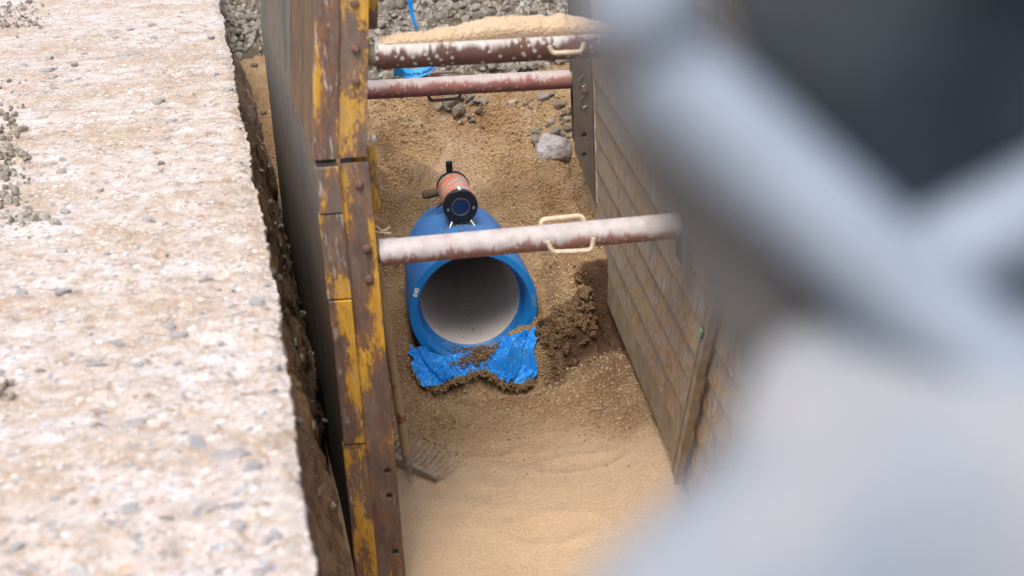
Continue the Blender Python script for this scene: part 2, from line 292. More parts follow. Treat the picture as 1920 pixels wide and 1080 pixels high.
# ------------------------------------------------------------------ mesh helpers
class MB:
    def __init__(s): s.v = []; s.f = []
    def add(s, V, F):
        o = len(s.v); s.v += [tuple(map(float, p)) for p in V]; s.f += [tuple(i+o for i in f) for f in F]; return s
    def box(s, x0, x1, y0, y1, z0, z1, fn=None):
        V = [(x, y, z) for x in (x0, x1) for y in (y0, y1) for z in (z0, z1)]
        if fn: V = [fn(*p) for p in V]
        return s.add(V, [(0, 1, 3, 2), (4, 6, 7, 5), (0, 4, 5, 1), (2, 3, 7, 6), (0, 2, 6, 4), (1, 5, 7, 3)])
    def tube(s, pts, rad, n=14, caps=True):
        pts = [Vector(p) for p in pts]; rad = rad if hasattr(rad, '__len__') else [rad]*len(pts)
        V = []; F = []; up = None
        for i, p in enumerate(pts):
            t = (pts[min(i+1, len(pts)-1)]-pts[max(i-1, 0)]).normalized()
            if up is None:
                up = Vector((0, 0, 1)) if abs(t.z) < .9 else Vector((0, 1, 0))
            a = t.cross(up).normalized(); bb = a.cross(t).normalized(); up = bb
            for k in range(n):
                q = 2*math.pi*k/n; V.append(p+(a*math.cos(q)+bb*math.sin(q))*rad[i])
        for i in range(len(pts)-1):
            for k in range(n):
                F.append((i*n+k, i*n+(k+1) % n, (i+1)*n+(k+1) % n, (i+1)*n+k))
        if caps: F.append(tuple(reversed(range(n)))); F.append(tuple(range((len(pts)-1)*n, len(pts)*n)))
        return s.add(V, F)
    def lathe(s, prof, c, axis, n=64, close=False):
        """prof = (distance along axis, radius)"""
        ax = Vector(axis).normalized(); up = Vector((0, 0, 1)) if abs(ax.z) < .9 else Vector((0, 1, 0))
        a = ax.cross(up).normalized(); bb = a.cross(ax).normalized(); V = []; F = []; c = Vector(c)
        for (d, r) in prof:
            for k in range(n):
                q = 2*math.pi*k/n; V.append(c+ax*d+(a*math.cos(q)+bb*math.sin(q))*r)
        m_ = len(prof)
        for i in range(m_ if close else m_-1):
            j = (i+1) % m_
            for k in range(n): F.append((i*n+k, i*n+(k+1) % n, j*n+(k+1) % n, j*n+k))
        return s.add(V, F)
    def build(s, name, m, parent=None, smooth=False, bevel=0, loc=None):
        o0 = Vector(parent_world(parent)) if parent else Vector(loc or (0, 0, 0))
        me = bpy.data.meshes.new(name); me.from_pydata([tuple(Vector(p)-o0) for p in s.v], [], s.f); me.update()
        bm = bmesh.new(); bm.from_mesh(me); bmesh.ops.recalc_face_normals(bm, faces=bm.faces); bm.to_mesh(me); bm.free()
        return finish(name, me, m, parent, smooth, bevel, loc)
PW = {}
def parent_world(p): return PW.get(p.name, (0, 0, 0))
def finish(name, me, m, parent=None, smooth=False, bevel=0, loc=None):
    o = bpy.data.objects.new(name, me); COL.objects.link(o)
    if m is not None: me.materials.append(M[m] if isinstance(m, str) else m)
    if smooth:
        me.polygons.foreach_set('use_smooth', [True]*len(me.polygons))
        if len(me.polygons) < 30000: me.set_sharp_from_angle(angle=math.radians(38))
    if parent: o.parent = parent; PW[o.name] = parent_world(parent)
    else: o.location = loc or (0, 0, 0); PW[o.name] = tuple(loc or (0, 0, 0))
    if bevel:
        b = o.modifiers.new('bevel', 'BEVEL'); b.width = bevel; b.segments = 2; b.limit_method = 'ANGLE'
    return o
def tag(o, label=None, cat=None, group=None, kind=None):
    for k, v in (('label', label), ('category', cat), ('group', group), ('kind', kind)):
        if v: o[k] = v
    return o
def empty(name, loc, label, cat, group=None):
    o = bpy.data.objects.new(name, None); COL.objects.link(o); o.location = tuple(map(float, loc)); o.empty_display_size = .1
    PW[o.name] = tuple(map(float, loc)); return tag(o, label, cat, group)
def plate(outline, holes, fn, thick):
    """flat plate with real round holes: outline in 2-D, fn(a, b, t) -> world"""
    bm = bmesh.new(); loops = [outline]
    for (cx, cz, r) in holes: loops.append([(cx+r*math.cos(k*math.pi/8), cz+r*math.sin(k*math.pi/8)) for k in range(16)])
    edges = []; rings = []
    for lp in loops:
        vs_ = [bm.verts.new((a, b, 0)) for a, b in lp]; rings.append(vs_)
        for i in range(len(vs_)): edges.append(bm.edges.new((vs_[i], vs_[(i+1) % len(vs_)])))
    bmesh.ops.triangle_fill(bm, use_beauty=True, use_dissolve=False, edges=edges)
    bm.verts.ensure_lookup_table(); bm.verts.index_update()
    V2 = [(v.co.x, v.co.y) for v in bm.verts]; F2 = [tuple(v.index for v in f.verts) for f in bm.faces]; R2 = [[v.index for v in r] for r in rings]; bm.free()
    n = len(V2); mb = MB()
    V = [fn(a, b, 0) for a, b in V2]+[fn(a, b, thick) for a, b in V2]
    F = F2+[tuple(i+n for i in reversed(f)) for f in F2]
    for r in R2:
        for i in range(len(r)): a, b = r[i], r[(i+1) % len(r)]; F.append((a, b, b+n, a+n))
    return mb.add(V, F)
def grid(nu, nv, fn):
    V = [fn(i/(nu-1), j/(nv-1)) for j in range(nv) for i in range(nu)]
    F = [(j*nu+i, j*nu+i+1, (j+1)*nu+i+1, (j+1)*nu+i) for j in range(nv-1) for i in range(nu-1)]
    return V, F
def npgrid(name, X, Y, Z, m, keep=None, attrs=None, parent=None):
    nv_, nu = X.shape; V = np.stack([X, Y, Z], -1).reshape(-1, 3)
    idx = np.arange(nv_*nu).reshape(nv_, nu)
    F = np.stack([idx[:-1, :-1], idx[:-1, 1:], idx[1:, 1:], idx[1:, :-1]], -1).reshape(-1, 4)
    if keep is not None: F = F[keep(V[F].mean(1))]
    me = bpy.data.meshes.new(name); me.vertices.add(len(V)); me.vertices.foreach_set('co', V.ravel())
    me.loops.add(len(F)*4); me.loops.foreach_set('vertex_index', F.ravel().astype(np.int32))
    me.polygons.add(len(F)); me.polygons.foreach_set('loop_start', np.arange(len(F), dtype=np.int32)*4)
    me.update(calc_edges=True); me.validate()
    for k, a in (attrs or {}).items():
        at = me.attributes.new(k, 'FLOAT', 'POINT'); at.data.foreach_set('value', a.ravel().astype(np.float32))
    return finish(name, me, m, parent, True)
def hull(seed, n=16, sq=(1, 1, 1), sub=False):
    r = random.Random(seed); bm = bmesh.new()
    for i in range(n):
        p = Vector((r.gauss(0, 1), r.gauss(0, 1), r.gauss(0, 1))).normalized()*r.uniform(.82, 1.05)
        p = Vector((max(-.78, min(.78, p.x)), max(-.8, min(.8, p.y)), max(-.75, min(.75, p.z))))
        bm.verts.new((p.x*sq[0], p.y*sq[1], p.z*sq[2]))
    bmesh.ops.convex_hull(bm, input=bm.verts)
    for v in [v for v in bm.verts if not v.link_faces]: bm.verts.remove(v)
    if sub: bmesh.ops.bevel(bm, geom=list(bm.edges), offset=.07, segments=1, affect='EDGES', profile=.5)
    bmesh.ops.recalc_face_normals(bm, faces=bm.faces)
    me = bpy.data.meshes.new('stone'); bm.to_mesh(me); bm.free(); return me
def hullVF(me): 
    return np.array([v.co[:] for v in me.vertices]), [tuple(p.vertices) for p in me.polygons]
STONES = [hull(100+i, 14+i % 5, (1, .62+.07*(i % 5), .5+.08*(i % 4)), True) for i in range(9)]
for me in STONES: me.materials.append(M['stone'])
SVF = [hullVF(me) for me in STONES]
CR = [hullVF(hull(300+i, 9, (1, .9, .85))) for i in range(6)]
def rot3(r):
    a, b, c = [r.uniform(0, 6.283) for _ in range(3)]
    return np.array(Matrix.Rotation(a, 3, 'X') @ Matrix.Rotation(b, 3, 'Y') @ Matrix.Rotation(c, 3, 'Z'))
def scatter_mesh(name, items, src, m, parent=None, smooth=False, attrs=None):
    """items: (pos, size) joined in one mesh"""
    VV = []; FF = []; o = 0; r = random.Random(5)
    for p, s in items:
        V, F = src[r.randrange(len(src))]; VV.append((V*s) @ rot3(r).T+np.asarray(p)); FF += [tuple(i+o for i in f) for f in F]; o += len(V)
    V = np.concatenate(VV); me = bpy.data.meshes.new(name); me.from_pydata(V.tolist(), [], FF); me.update()
    for k, a in (attrs or {}).items():
        at = me.attributes.new(k, 'FLOAT', 'POINT'); at.data.foreach_set('value', np.full(len(V), a, np.float32))
    return finish(name, me, m, parent, smooth)

# ------------------------------------------------------------------ layout constants (metres)
Y1, Y2 = 4.45, 6.9               # the two rows of struts
GZ = 1.6                         # street level
FLARE = .143                     # left panel opens outwards with distance
PX, PY, PZ, PYAW = .26, 6.403, .42, math.radians(-3.2)
PAX = Vector((math.sin(PYAW), math.cos(PYAW), 0))
RPX = .965                       # inner face of right panel
def leftface(Y): return -.228-FLARE*(np.asarray(Y)-Y1)
EDGE = np.array([(-3, .35), (1.2, -.11), (2.235, -.231), (2.858, -.298), (3.508, -.376), (4.465, -.498), (5.545, -.644), (7.217, -.87), (8.955, -1.105), (12, -1.5)])
def edgeX(Y): return np.interp(Y, EDGE[:, 0], EDGE[:, 1])

# ------------------------------------------------------------------ trench floor
def height(X, Y):
    X = np.asarray(X, float); Y = np.asarray(Y, float)
    f = .09+.10*sstep(4.4, 5.1, Y)+.012*fbm(X*2.1, Y*2.1, o=3, seed=3)+.03*sstep(.35, .9, X)+.07*sstep(.72, .93, X)*sstep(4.2, 5.2, Y)
    mid = sstep(-.10, .0, X)*(1-sstep(.62, .72, X))          # bell hole in front of the socket
    f = f-.125*sstep(5.82, 6.12, Y)*(.35+.65*mid)
    wob = .05*fbm(X*6, Y*.1, o=3, seed=9); wb2 = .03*fbm(X*5, Y*5, o=3, seed=10)
    left = np.interp(Y+wob*1.2, [6.05, 6.25, 6.6, 7.0, 7.3], [0, .10, .16, .28, .60])
    right = np.interp(Y+wob, [6.20, 6.235, 6.27, 6.42, 6.66, 7.0, 7.3], [0, .15, .17, .25, .34, .36, .58])+wb2*sstep(6.3, 6.5, Y)
    cut = sstep(.80, .90, X+.09*fbm(X*5, Y*7, o=3, seed=44))                                  # deep corner under the panel
    right = right*(1-cut)+np.interp(Y, [6.50, 6.57, 7.0, 7.3], [0, .31, .37, .58])*cut
    t = sstep(.2, .5, X); bank = np.clip(left*(1-t)+right*t, 0, 1)
    h = f+bank
    prof = np.interp(Y, [6.9, 7.03, 7.27, 7.6, 8.0, 8.7, 9.3, 10, 14], [.2, .44, .71, .82, .99, 1.19, 1.42, 1.6, 1.6])+.11*fbm(X*3.0, Y*3.0, o=4, seed=21, g=.45)*sstep(7.05, 7.6, Y)*(1-.6*sstep(8.1, 8.5, Y))
    q = sstep(7.0, 7.3, Y); h = h*(1-q)+prof*q
    for x_, y_, rx_, ry_, d_ in ((.02, 7.72, .16, .14, .07), (.34, 7.50, .20, .16, .055), (.55, 7.95, .12, .10, .05), (-.05, 8.1, .12, .12, .05), (.62, 7.45, .10, .12, .045), (.30, 8.15, .14, .09, .045), (.75, 7.15, .09, .10, .035), (-.08, 7.4, .08, .10, .04),
                                 (.22, 5.35, .13, .05, .014), (.62, 5.15, .16, .05, .014), (.45, 4.75, .15, .06, .012), (.72, 5.65, .10, .06, .025), (.05, 5.62, .10, .06, .02)):
        e_ = ((X-x_)/rx_)**2+((Y-y_)/ry_)**2; d_ = d_*(1.7 if y_ > 6 else 1.2); h = h-d_*np.exp(-e_**1.6)+.45*d_*np.exp(-((np.sqrt(e_)-1.35)/.33)**2)
    h = h+.085*sstep(6.4, 6.9, Y)*(1-sstep(8.3, 8.6, Y))*(.35-np.abs(fbm(X*6.5, Y*6.5, o=3, seed=23)))*sstep(.1, .35, np.abs(X-.22))
    # fill outside the left panel
    out = sstep(.02, .10, leftface(Y)-.085-X)
    hout = -.02+.30*sstep(4.7, 5.6, Y)+.26*sstep(5.6, 6.6, Y)+.05*fbm(X*4, Y*4, o=3, seed=5)
    hout = np.where(Y > 7.0, np.maximum(hout, prof), hout)
    return h*(1-out)+hout*out
def roughness(X, Y):
    r = .18+.82*sstep(5.15, 5.75, Y+.25*fbm(X*2, Y*2, o=3, seed=31)+.25*sstep(.5, 1, X))
    r = r*(1-.6*np.exp(-(((X-.22)/.2)**2+((Y-7.6)/.25)**2)))
    return r
def soilmask(X, Y):
    a = sstep(.50, .64, X+.06*fbm(X*9, Y*9, o=3, seed=41))*sstep(6.10, 6.2, Y)*(.72+.28*sstep(.78, .88, X))*(1-sstep(6.32, 6.52, Y+.1*fbm(X*7, Y*7, o=3, seed=42)))
    b_ = .45*sstep(.6, .9, X)*sstep(5.2, 5.9, Y)*(1-sstep(6.3, 6.6, Y))
    c = sstep(.02, .12, leftface(Y)-.09-X)*(.60+.5*fbm(X*5, Y*5, o=3, seed=43))*(1-sstep(7.3, 7.9, Y))
    d = .5*np.exp(-(((X+.02)/.12)**2+((Y-6.2)/.12)**2))
    return np.clip(np.maximum.reduce([a, b_, c, d]), 0, 1)
xs = np.concatenate([np.linspace(-1.7, -.95, 26)[:-1], np.arange(-.95, 1.12, .0085), np.linspace(1.13, 1.45, 14)])
ys = np.concatenate([np.linspace(1.3, 4.0, 46)[:-1], np.arange(4.0, 7.7, .0085), np.arange(7.7, 10.1, .02)])
GX, GY = np.meshgrid(xs, ys)
GZ_ = height(GX, GY); rg = roughness(GX, GY); sm = soilmask(GX, GY)
face_ = np.clip(sstep(.62, .68, GX)*sstep(6.17, 6.2, GY)*(1-sstep(6.26, 6.29, GY))+sstep(.80, .86, GX+.09*fbm(GX*5, GY*7, o=3, seed=44))*sstep(6.1, 6.3, GY)*(1-sstep(6.58, 6.62, GY)), 0, 1)
rg = rg*(1-.8*face_); sm = np.maximum(sm, face_)
lump = fbm(GX*11, GY*11, o=3, seed=51)
crumb = fbm(GX*34, GY*34, o=4, seed=61, g=.62)
fine_ = fbm(GX*75, GY*75, o=2, seed=62)
GZ_ = GZ_+rg*(.024*lump+.012*crumb+.005*fine_)+sm*.014*fbm(GX*14, GY*14, o=3, seed=71)
trk = .003*np.sin((GY*1.0+.25*GX+.05*fbm(GX*3, GY*3, o=2, seed=81))*42)*sstep(4.4, 5.0, GY)*(1-sstep(5.4, 5.9, GY))
GZ_ = GZ_+trk*sstep(.1, .6, fbm(GX*2.5, GY*2.5, o=2, seed=82)+.35)
def keep_floor(c):
    rel = c-np.array([PX, PY, PZ]); along = rel @ np.array(PAX); rad = np.linalg.norm(rel-along[:, None]*np.array(PAX), axis=1)
    R_ = np.interp(along, [0, .3, .6], [.306, .306, .284])
    return ~((rad < R_) & (along > -.005))
floor = tag(npgrid('sand_floor', GX, GY, GZ_, 'sand', keep_floor, dict(soil=sm, rough=rg)), 'ochre sand bed of the trench, smooth in front and crumbly around the pipe', kind='structure')
def lk(A, x, y):
    i = np.clip(np.searchsorted(xs, x), 0, len(xs)-1); j = np.clip(np.searchsorted(ys, y), 0, len(ys)-1); return A[j, i]
def hz(x, y): return float(lk(GZ_, x, y))
BASEH = height(GX, GY)
_ts = np.arange(3.5, 14, .01)
def hit(px, py):
    d = ray(px, py); d = d/np.linalg.norm(d); p = CAM+d*_ts[:, None]
    k = np.argmax(p[:, 2] < lk(BASEH, p[:, 0], p[:, 1])); return p[k]

# loose crumbs of sand on the bed
items = []; r = random.Random(21)
while len(items) < 34000:
    x, y = r.uniform(-.6, .95), r.uniform(5.0, 8.4)
    dens = float(lk(rg, x, y))
    if r.random() > dens**2: continue
    rel = Vector((x-PX, y-PY, 0)); 
    if abs(rel.x-math.tan(PYAW)*rel.y) < .30 and -.06 < rel.y < .95: continue
    s = .0025+.008*r.random()**4
    items.append(((x, y, hz(x, y)+s*.25), s))
tag(scatter_mesh('sand_crumbs', items, CR, 'sand', attrs=dict(soil=.0, rough=.30)), 'loose ochre sand crumbs strewn over the trench bed', 'sand', kind='stuff')
items = []
while len(items) < 700:
    x, y = r.uniform(.52, .84), r.gauss(6.40, .09)
    if lk(sm, x, y) < .35: continue
    s = .006+.040*r.random()**3.6
    items.append(((x, y, hz(x, y)+s*.3), s))
tag(scatter_mesh('soil_clods', items, CR, 'sand', attrs=dict(soil=.62, rough=1.0), smooth=False), 'dark damp soil clods at the cut beside the blue pipe', 'soil', kind='stuff')

# ------------------------------------------------------------------ gravel backfill
gx, gy = np.meshgrid(np.arange(-1.7, 1.46, .02), np.arange(7.9, 10.6, .02))
gm = (gy-8.42-.06*(gx-.2)-.50*sstep(.45, .75, -gx)+.16*fbm(gx*4, gy*4, o=3, seed=91)); gzz = np.where(gy > 10, GZ, height(gx, gy))+np.clip(gm, -.03, .03)*1.0+.02*fbm(gx*9, gy*9, o=3, seed=92)
gravel = tag(npgrid('gravel_bank', gx, gy, gzz, 'dirt'), 'grey gravel backfill rising at the far end of the trench', kind='structure')
cx_ = RNG.uniform(-1.45, 1.15, 20000); cy_ = RNG.uniform(8.0, 10.2, 20000)
cg = cy_-8.42-.06*(cx_-.2)-.50*sstep(.45, .75, -cx_)+.16*fbm(cx_*4, cy_*4, o=3, seed=91); ch = height(cx_, cy_); cq = RNG.random(20000); cs = .014+.040*RNG.random(20000)**2.2
ok = ~((cg < -.02) & (cq > np.exp(np.minimum(cg, 0)*14)*.35))
cand = [(float(s), float(x), float(y), float(h)+.03*(g > 0)+float(s)*.25) for s, x, y, h, g in zip(cs[ok], cx_[ok], cy_[ok], ch[ok], cg[ok])][:5200]
cand.sort(reverse=True)
for s, x, y, z in cand[:300]:
    o = bpy.data.objects.new('stone', STONES[r.randrange(9)]); COL.objects.link(o); o.parent = gravel
    o.location = (x, y, z); o.scale = (s*1.15,)*3; o.rotation_euler = (r.uniform(-.5, .5), r.uniform(-.5, .5), r.uniform(0, 6.28))
rest = scatter_mesh('small_stones', [((x, y, z), s) for s, x, y, z in cand[300:]], SVF, 'stone', gravel); rest['kind'] = 'stuff'

# ------------------------------------------------------------------ left bank: broken concrete over soil
yy = np.concatenate([np.arange(-1.0, 2.0, .05), np.arange(2.0, 6.2, .012), np.arange(6.2, 10.8, .024)])
tt = np.concatenate([-np.geomspace(2.2, .5, 18)[:-1]**1.0, -np.arange(.5, .0, -.012), [0.0], np.linspace(.012, .30, 16)])   # <0 across the top, >0 down the broken side
TT, YY = np.meshgrid(tt, yy)
rag = .012*fbm(YY*3, YY*0, o=3, seed=101)+.007*fbm(YY*30, YY*0+3, o=3, seed=102)
ex = edgeX(YY)+rag
top = np.minimum(TT, 0); side = np.maximum(TT, 0)
XX = ex+top+.012*fbm(YY*14, side*14, o=4, seed=103)*(side > 0)-.06*side
ZZ = GZ-side+(side == 0)*(.010*fbm(XX*4, YY*4, o=3, seed=104)+.007*fbm(XX*16, YY*16, o=3, seed=105, g=.6)+.006*fbm(XX*45, YY*45, o=2, seed=106))-.012*np.exp(-((top)/.02)**2)*(side == 0)
for px_, py_, rr_, dd_ in ((410, 512, .030, .03), (352, 1015, .026, .03), (455, 698, .03, .025), (303, 480, .018, .03), (75, 548, .03, .02), (225, 770, .05, .012), (500, 860, .03, .012), (330, 140, .03, .02), (350, 175, .03, .015), (470, 1000, .025, .02)):
    q_ = onZ(px_, py_, GZ); ZZ = ZZ-dd_*np.exp(-(((XX-q_[0])**2+((YY-q_[1])*.6)**2)/rr_**2)**2)*(side == 0)
slab = tag(npgrid('concrete_pavement', XX, YY, ZZ, 'slab'), 'pale broken concrete pavement along the left trench edge', kind='structure')
for i in range(300):
    q = r.random()
    y = 2.1+6.2*r.random()**1.5; d = -(.01+1.9*r.random()**1.1)*(.35+.65*min(1, y/6)); s = .007+.030*r.random()**1.7*(1+.25*(y-2)/4)
    x = float(edgeX(y))+d
    o = bpy.data.objects.new('stone', STONES[r.randrange(9)]); COL.objects.link(o); o.parent = slab
    o.location = (x, y, GZ+s*.02); o.scale = (s, s*.9, s*.75); o.rotation_euler = (0, 0, r.uniform(0, 6.28))
    o.material_slots[0].link = 'OBJECT'; o.material_slots[0].material = M['pebble'] if q < .93 else M['stone']
# rubble strip at the far left of the pavement
items = []
for px_, py_, sx_, sy_2, n_ in ((20, 30, 45, 22, 130), (15, 300, 26, 90, 170), (50, 420, 22, 20, 40), (6, 735, 14, 16, 16)):
    for i in range(n_):
        q_ = onZ(px_+r.gauss(0, sx_)*.7, py_+r.gauss(0, sy_2)*.7, GZ); s = .007+.022*r.random()**2
        items.append(((q_[0], q_[1], GZ+.002+s*.3), s))
rub = scatter_mesh('loose_rubble', items, SVF, 'stone', slab); rub['kind'] = 'stuff'

sy_ = np.concatenate([np.arange(1.0, 3.4, .06), np.arange(3.4, 7.6, .016), np.arange(7.6, 10.4, .04)]); st = np.linspace(0, 1, 72)
ST, SY = np.meshgrid(st, sy_)
zb = .0
SZ = GZ-.16-(GZ-.16-zb)*ST
n1 = fbm(SY*3.2, SZ*3.2, o=4, seed=111); n2 = fbm(SY*13, SZ*13, o=4, seed=112, g=.6)
e0 = edgeX(SY)-.02; DZ = np.interp(SY, [3, 4.3, 4.8, 5.4, 6, 7, 8, 9.5], [1.0, .95, .9, .74, .62, .5, .42, .35])
tgt = np.where(SY < 7.15, leftface(SY)-.105, np.minimum(leftface(SY)-.1, e0+.34)); tgt = tgt-.05*(1-sstep(4.9, 5.4, SY))
SX = e0+(tgt-e0)*np.minimum(1, (GZ-.16-SZ)/DZ)**.85+(.045*n1+.03*n2)
SX = np.minimum(SX, leftface(SY)-.088)
bankobj = tag(npgrid('soil_bank', SX, SY, SZ, 'soil'), 'dark crumbly soil wall below the pavement', kind='structure')
items = []
for i in range(420):
    y = r.uniform(3.8, 8.5); t = r.random(); j = np.searchsorted(sy_, y); k = int(t*71); j = min(j, len(sy_)-1)
    s = .006+.022*r.random()**3
    items.append(((SX[j, k]+s*.2, y, SZ[j, k]), s))
bs_ = scatter_mesh('embedded_stones', items, SVF, 'stone', bankobj); bs_['kind'] = 'stuff'
for nm, pts in (('right_bank', [(1.42, 1.0), (1.42, 10.4)]), ('near_bank', [(-.35, 1.35), (1.45, 1.35)])):
    (xa, ya), (xb, yb) = pts
    A, B = np.meshgrid(np.linspace(0, 1, 90), np.linspace(0, 1, 30)); sx_ = 1 if nm == 'right_bank' else 0
    nn = .04*fbm(A*20, B*5, o=4, seed=121)
    tag(npgrid(nm, xa+(xb-xa)*A+nn*sx_, ya+(yb-ya)*A+nn*(1-sx_), -.05+(GZ+.05)*B, 'soil'), 'brown soil side of the trench', kind='structure')
# street-level ground all round, one sheet with the trench cut out
mb = MB(); o4 = [(-400, -400), (400, -400), (400, 400), (-400, 400)]; i4 = [(-1.35, 1.35), (1.42, 1.35), (1.42, 10.3), (-1.35, 10.3)]
mb.add([(x, y, GZ-.02) for x, y in o4+i4], [(0, 1, 5, 4), (1, 2, 6, 5), (2, 3, 7, 6), (3, 0, 4, 7)])
tag(mb.build('ground', 'ground'), 'bare earth ground round the trench', kind='structure')

# ------------------------------------------------------------------ left trench-shield panel (seen end on)
def shL(x, y, z): return (x-FLARE*(y-Y1), y, z)
def shU(x, y, z): return (x-FLARE*(y-Y1)+.104*(z-1.765), y, z)
lp = empty('trench_shield_panel', (-.27, Y1, .05), 'rusty yellow steel shoring panel seen end on along the left of the trench', 'shoring panel')
mb = MB(); mb.box(-.303, -.234, Y1+.012, 7.12, .05, 1.757, shL); mb.build('lower_panel', 'grey', lp)
mb = MB(); mb.box(-.303, -.234, Y1+.012, 7.12, 1.765, 2.62, shU); mb.build('upper_panel', 'grey', lp)
mb = MB(); mb.box(-.309, -.302, Y1+.02, 5.35, 1.79, 2.60, shU); mb.build('outer_plate', 'brownst', lp, bevel=.002)
zz = [.05, .74, 1.285, 1.59, 1.752]
for i in range(4):
    mb = MB(); d = .004*(i % 2); mb.box(-.311+d, -.231, Y1-.012-d, Y1+.03, zz[i], zz[i+1]-.004, shL); o = mb.build('end_strip', 'rusty', lp, bevel=.004)
mb = MB(); mb.box(-.311, -.231, Y1-.012, Y1+.03, 1.772, 2.62, shU); mb.build('end_strip', 'rustup', lp, bevel=.004)
hl = [(-.162, .615, .0125), (-.163, .514, .0125), (-.160, .281, .0125)]
mb = plate([(-.229, .05), (-.131, .05), (-.131, 1.752), (-.229, 1.752)], hl, lambda a, b, t: (a, Y1+t, b), .014); mb.build('post_plate', 'yellow', lp, bevel=.0015)
mb = plate([(-.229+.0005, 1.772), (-.136, 1.772), (-.053, 2.62), (-.145, 2.62)], [], lambda a, b, t: (a, Y1-.004+t, b), .014); mb.build('post_plate', 'yup', lp, bevel=.0015)
mb = MB(); mb.box(-.236, -.226, Y1-.008, Y1+.002, .05, 1.74); mb.build('weld_rib', 'yellow', lp, bevel=.003)
mb = MB(); mb.box(-.226, -.190, Y1+.02, Y1+.088, .05, 1.75); mb.build('post_core', 'plate', lp)
mb = MB(); mb.box(-.226, -.137, Y1+.09, Y1+.099, .05, 1.50); mb.build('back_plate', 'plate', lp)
for (x, z) in ((-.131, 2.27), (-.141, 2.128), (-.150, 2.026), (-.170, 1.681), (-.163, 1.457), (-.165, 1.348)):
    y0 = Y1-.004 if z > 1.77 else Y1
    mb = MB(); mb.lathe([(.002, .0), (.002, .012), (0, .0135), (-.010, .0132), (-.014, .010), (-.015, 0)], (x, y0, z), (0, 1, 0), 18); mb.build('bolt', 'bolt', lp, smooth=False)
for (z0, z1, x1, m_) in ((1.545, 1.775, -.108, 'yellow'), (2.165, 2.62, -.075, 'yup')):
    mb = MB(); mb.box(-.20, x1, Y1+.10, Y1+.114, z0, z1, lambda x, y, z: (x+(.10*(z-2.1) if z > 2 else -.05*(z-1.6)*0), y, z)); mb.build('rear_flange', m_, lp, bevel=.002)
mb = MB(); V, F = SVF[3]; mb.add([(p[0]*.014-.112, p[1]*.02+Y1+.105, p[2]*.03+1.80) for p in V], F); mb.build('mortar_lump', 'white', lp, smooth=True)
# spring clip on the strut pin
c0 = onY(700, 428, Y1+.10)
def P(x, y, Y): return tuple(onY(x, y, Y))
mb = MB(); mb.tube([P(698, 424, Y1+.09), P(708, 425, Y1+.09), P(715, 433, Y1+.09), P(724, 431, Y1+.09), P(731, 425, Y1+.09)], .0028, 8)
mb.tube([P(698, 433, Y1+.09), P(712, 436, Y1+.09), P(733, 437, Y1+.09)], .0028, 8); mb.build('spring_clip', 'sandyrod', lp, smooth=True)

# ------------------------------------------------------------------ right trench-shield panel
rp = empty('trench_shield_panel', (RPX+.04, 5.6, .34), 'worn ochre steel shoring panel of long horizontal planks at the right of the trench', 'shoring panel')
PH = .155
for k in range(15):
    z0 = .34+k*PH; z1 = z0+PH-.008; mb = MB(); ins = rnd.uniform(-.004, .004) if k else -.012
    mb.box(RPX+ins, RPX+.075, 2.3, 7.2, z0, z1, lambda x, y, z, z0=z0: (x-(.014*(1-(z-z0)/PH) if x < RPX+.03 else 0), y, z+.004*math.sin(z0*40)))
    o = mb.build('plank', 'panel' if k > 0 else 'sandyplank', rp, bevel=.003)
mb = MB(); mb.add([(RPX-.02, 2.3, .352), (RPX-.02, 7.19, .352), (RPX+.05, 2.3, .30), (RPX+.05, 7.19, .30), (RPX+.05, 2.3, .337), (RPX+.05, 7.19, .337), (RPX-.020, 2.3, .362), (RPX-.020, 7.19, .362)],
                  [(0, 1, 3, 2), (2, 3, 5, 4), (4, 5, 7, 6), (6, 7, 1, 0), (0, 2, 4, 6), (1, 7, 5, 3)]); mb.build('cutting_edge', 'sandyplank', rp)
for (yp, xl, zo) in ((Y2, .850, 0), (Y1, .895, .62)):
    hs = [(.897+zo*.04, 1.126+zo, .0135), (.894+zo*.04, 1.022+zo, .0135)]
    mb = plate([(xl, 2.62), (xl-.002, 1.04+zo), (.924, .814+zo), (.946, .745+zo), (.946, 2.62)], hs, lambda a, b, t: (a, yp+t, b), .014); mb.build('post_plate', 'plate', rp, bevel=.0015)
    mb = plate([(xl+.004, 2.62), (xl+.002, 1.08+zo), (.946, .86+zo), (.946, 2.62)], [], lambda a, b, t: (a, yp+.13+t, b), .014); mb.build('post_plate', 'plate', rp, bevel=.0015)
    mb = MB(); mb.box(xl+.010, xl+.024, yp+.0145, yp+.1295, 1.30, 2.6); mb.build('post_web', 'plate', rp)
mb = MB(); mb.tube([(RPX-.009, Y2-.006, z) for z in (.76, 1.6, 2.6)], .006, 8); mb.build('weld_bead', 'sandyrod', rp, smooth=True)
mb = MB(); mb.tube([P(1096, 168, Y2-.02), P(1096, 168, Y2+.012)], .015, 16); mb.build('pin', 'bolt', rp)
for (x0, y0) in ((1088, 148), (1090, 187)):
    mb = MB(); mb.tube([P(x0+7, y0-10, Y2-.008), P(x0-2, y0, Y2-.010), P(x0-3, y0+9, Y2-.012), P(x0+3, y0+15, Y2-.012), P(x0+10, y0+11, Y2-.012)], .0028, 8); mb.build('spring_clip', 'steel', rp, smooth=True)

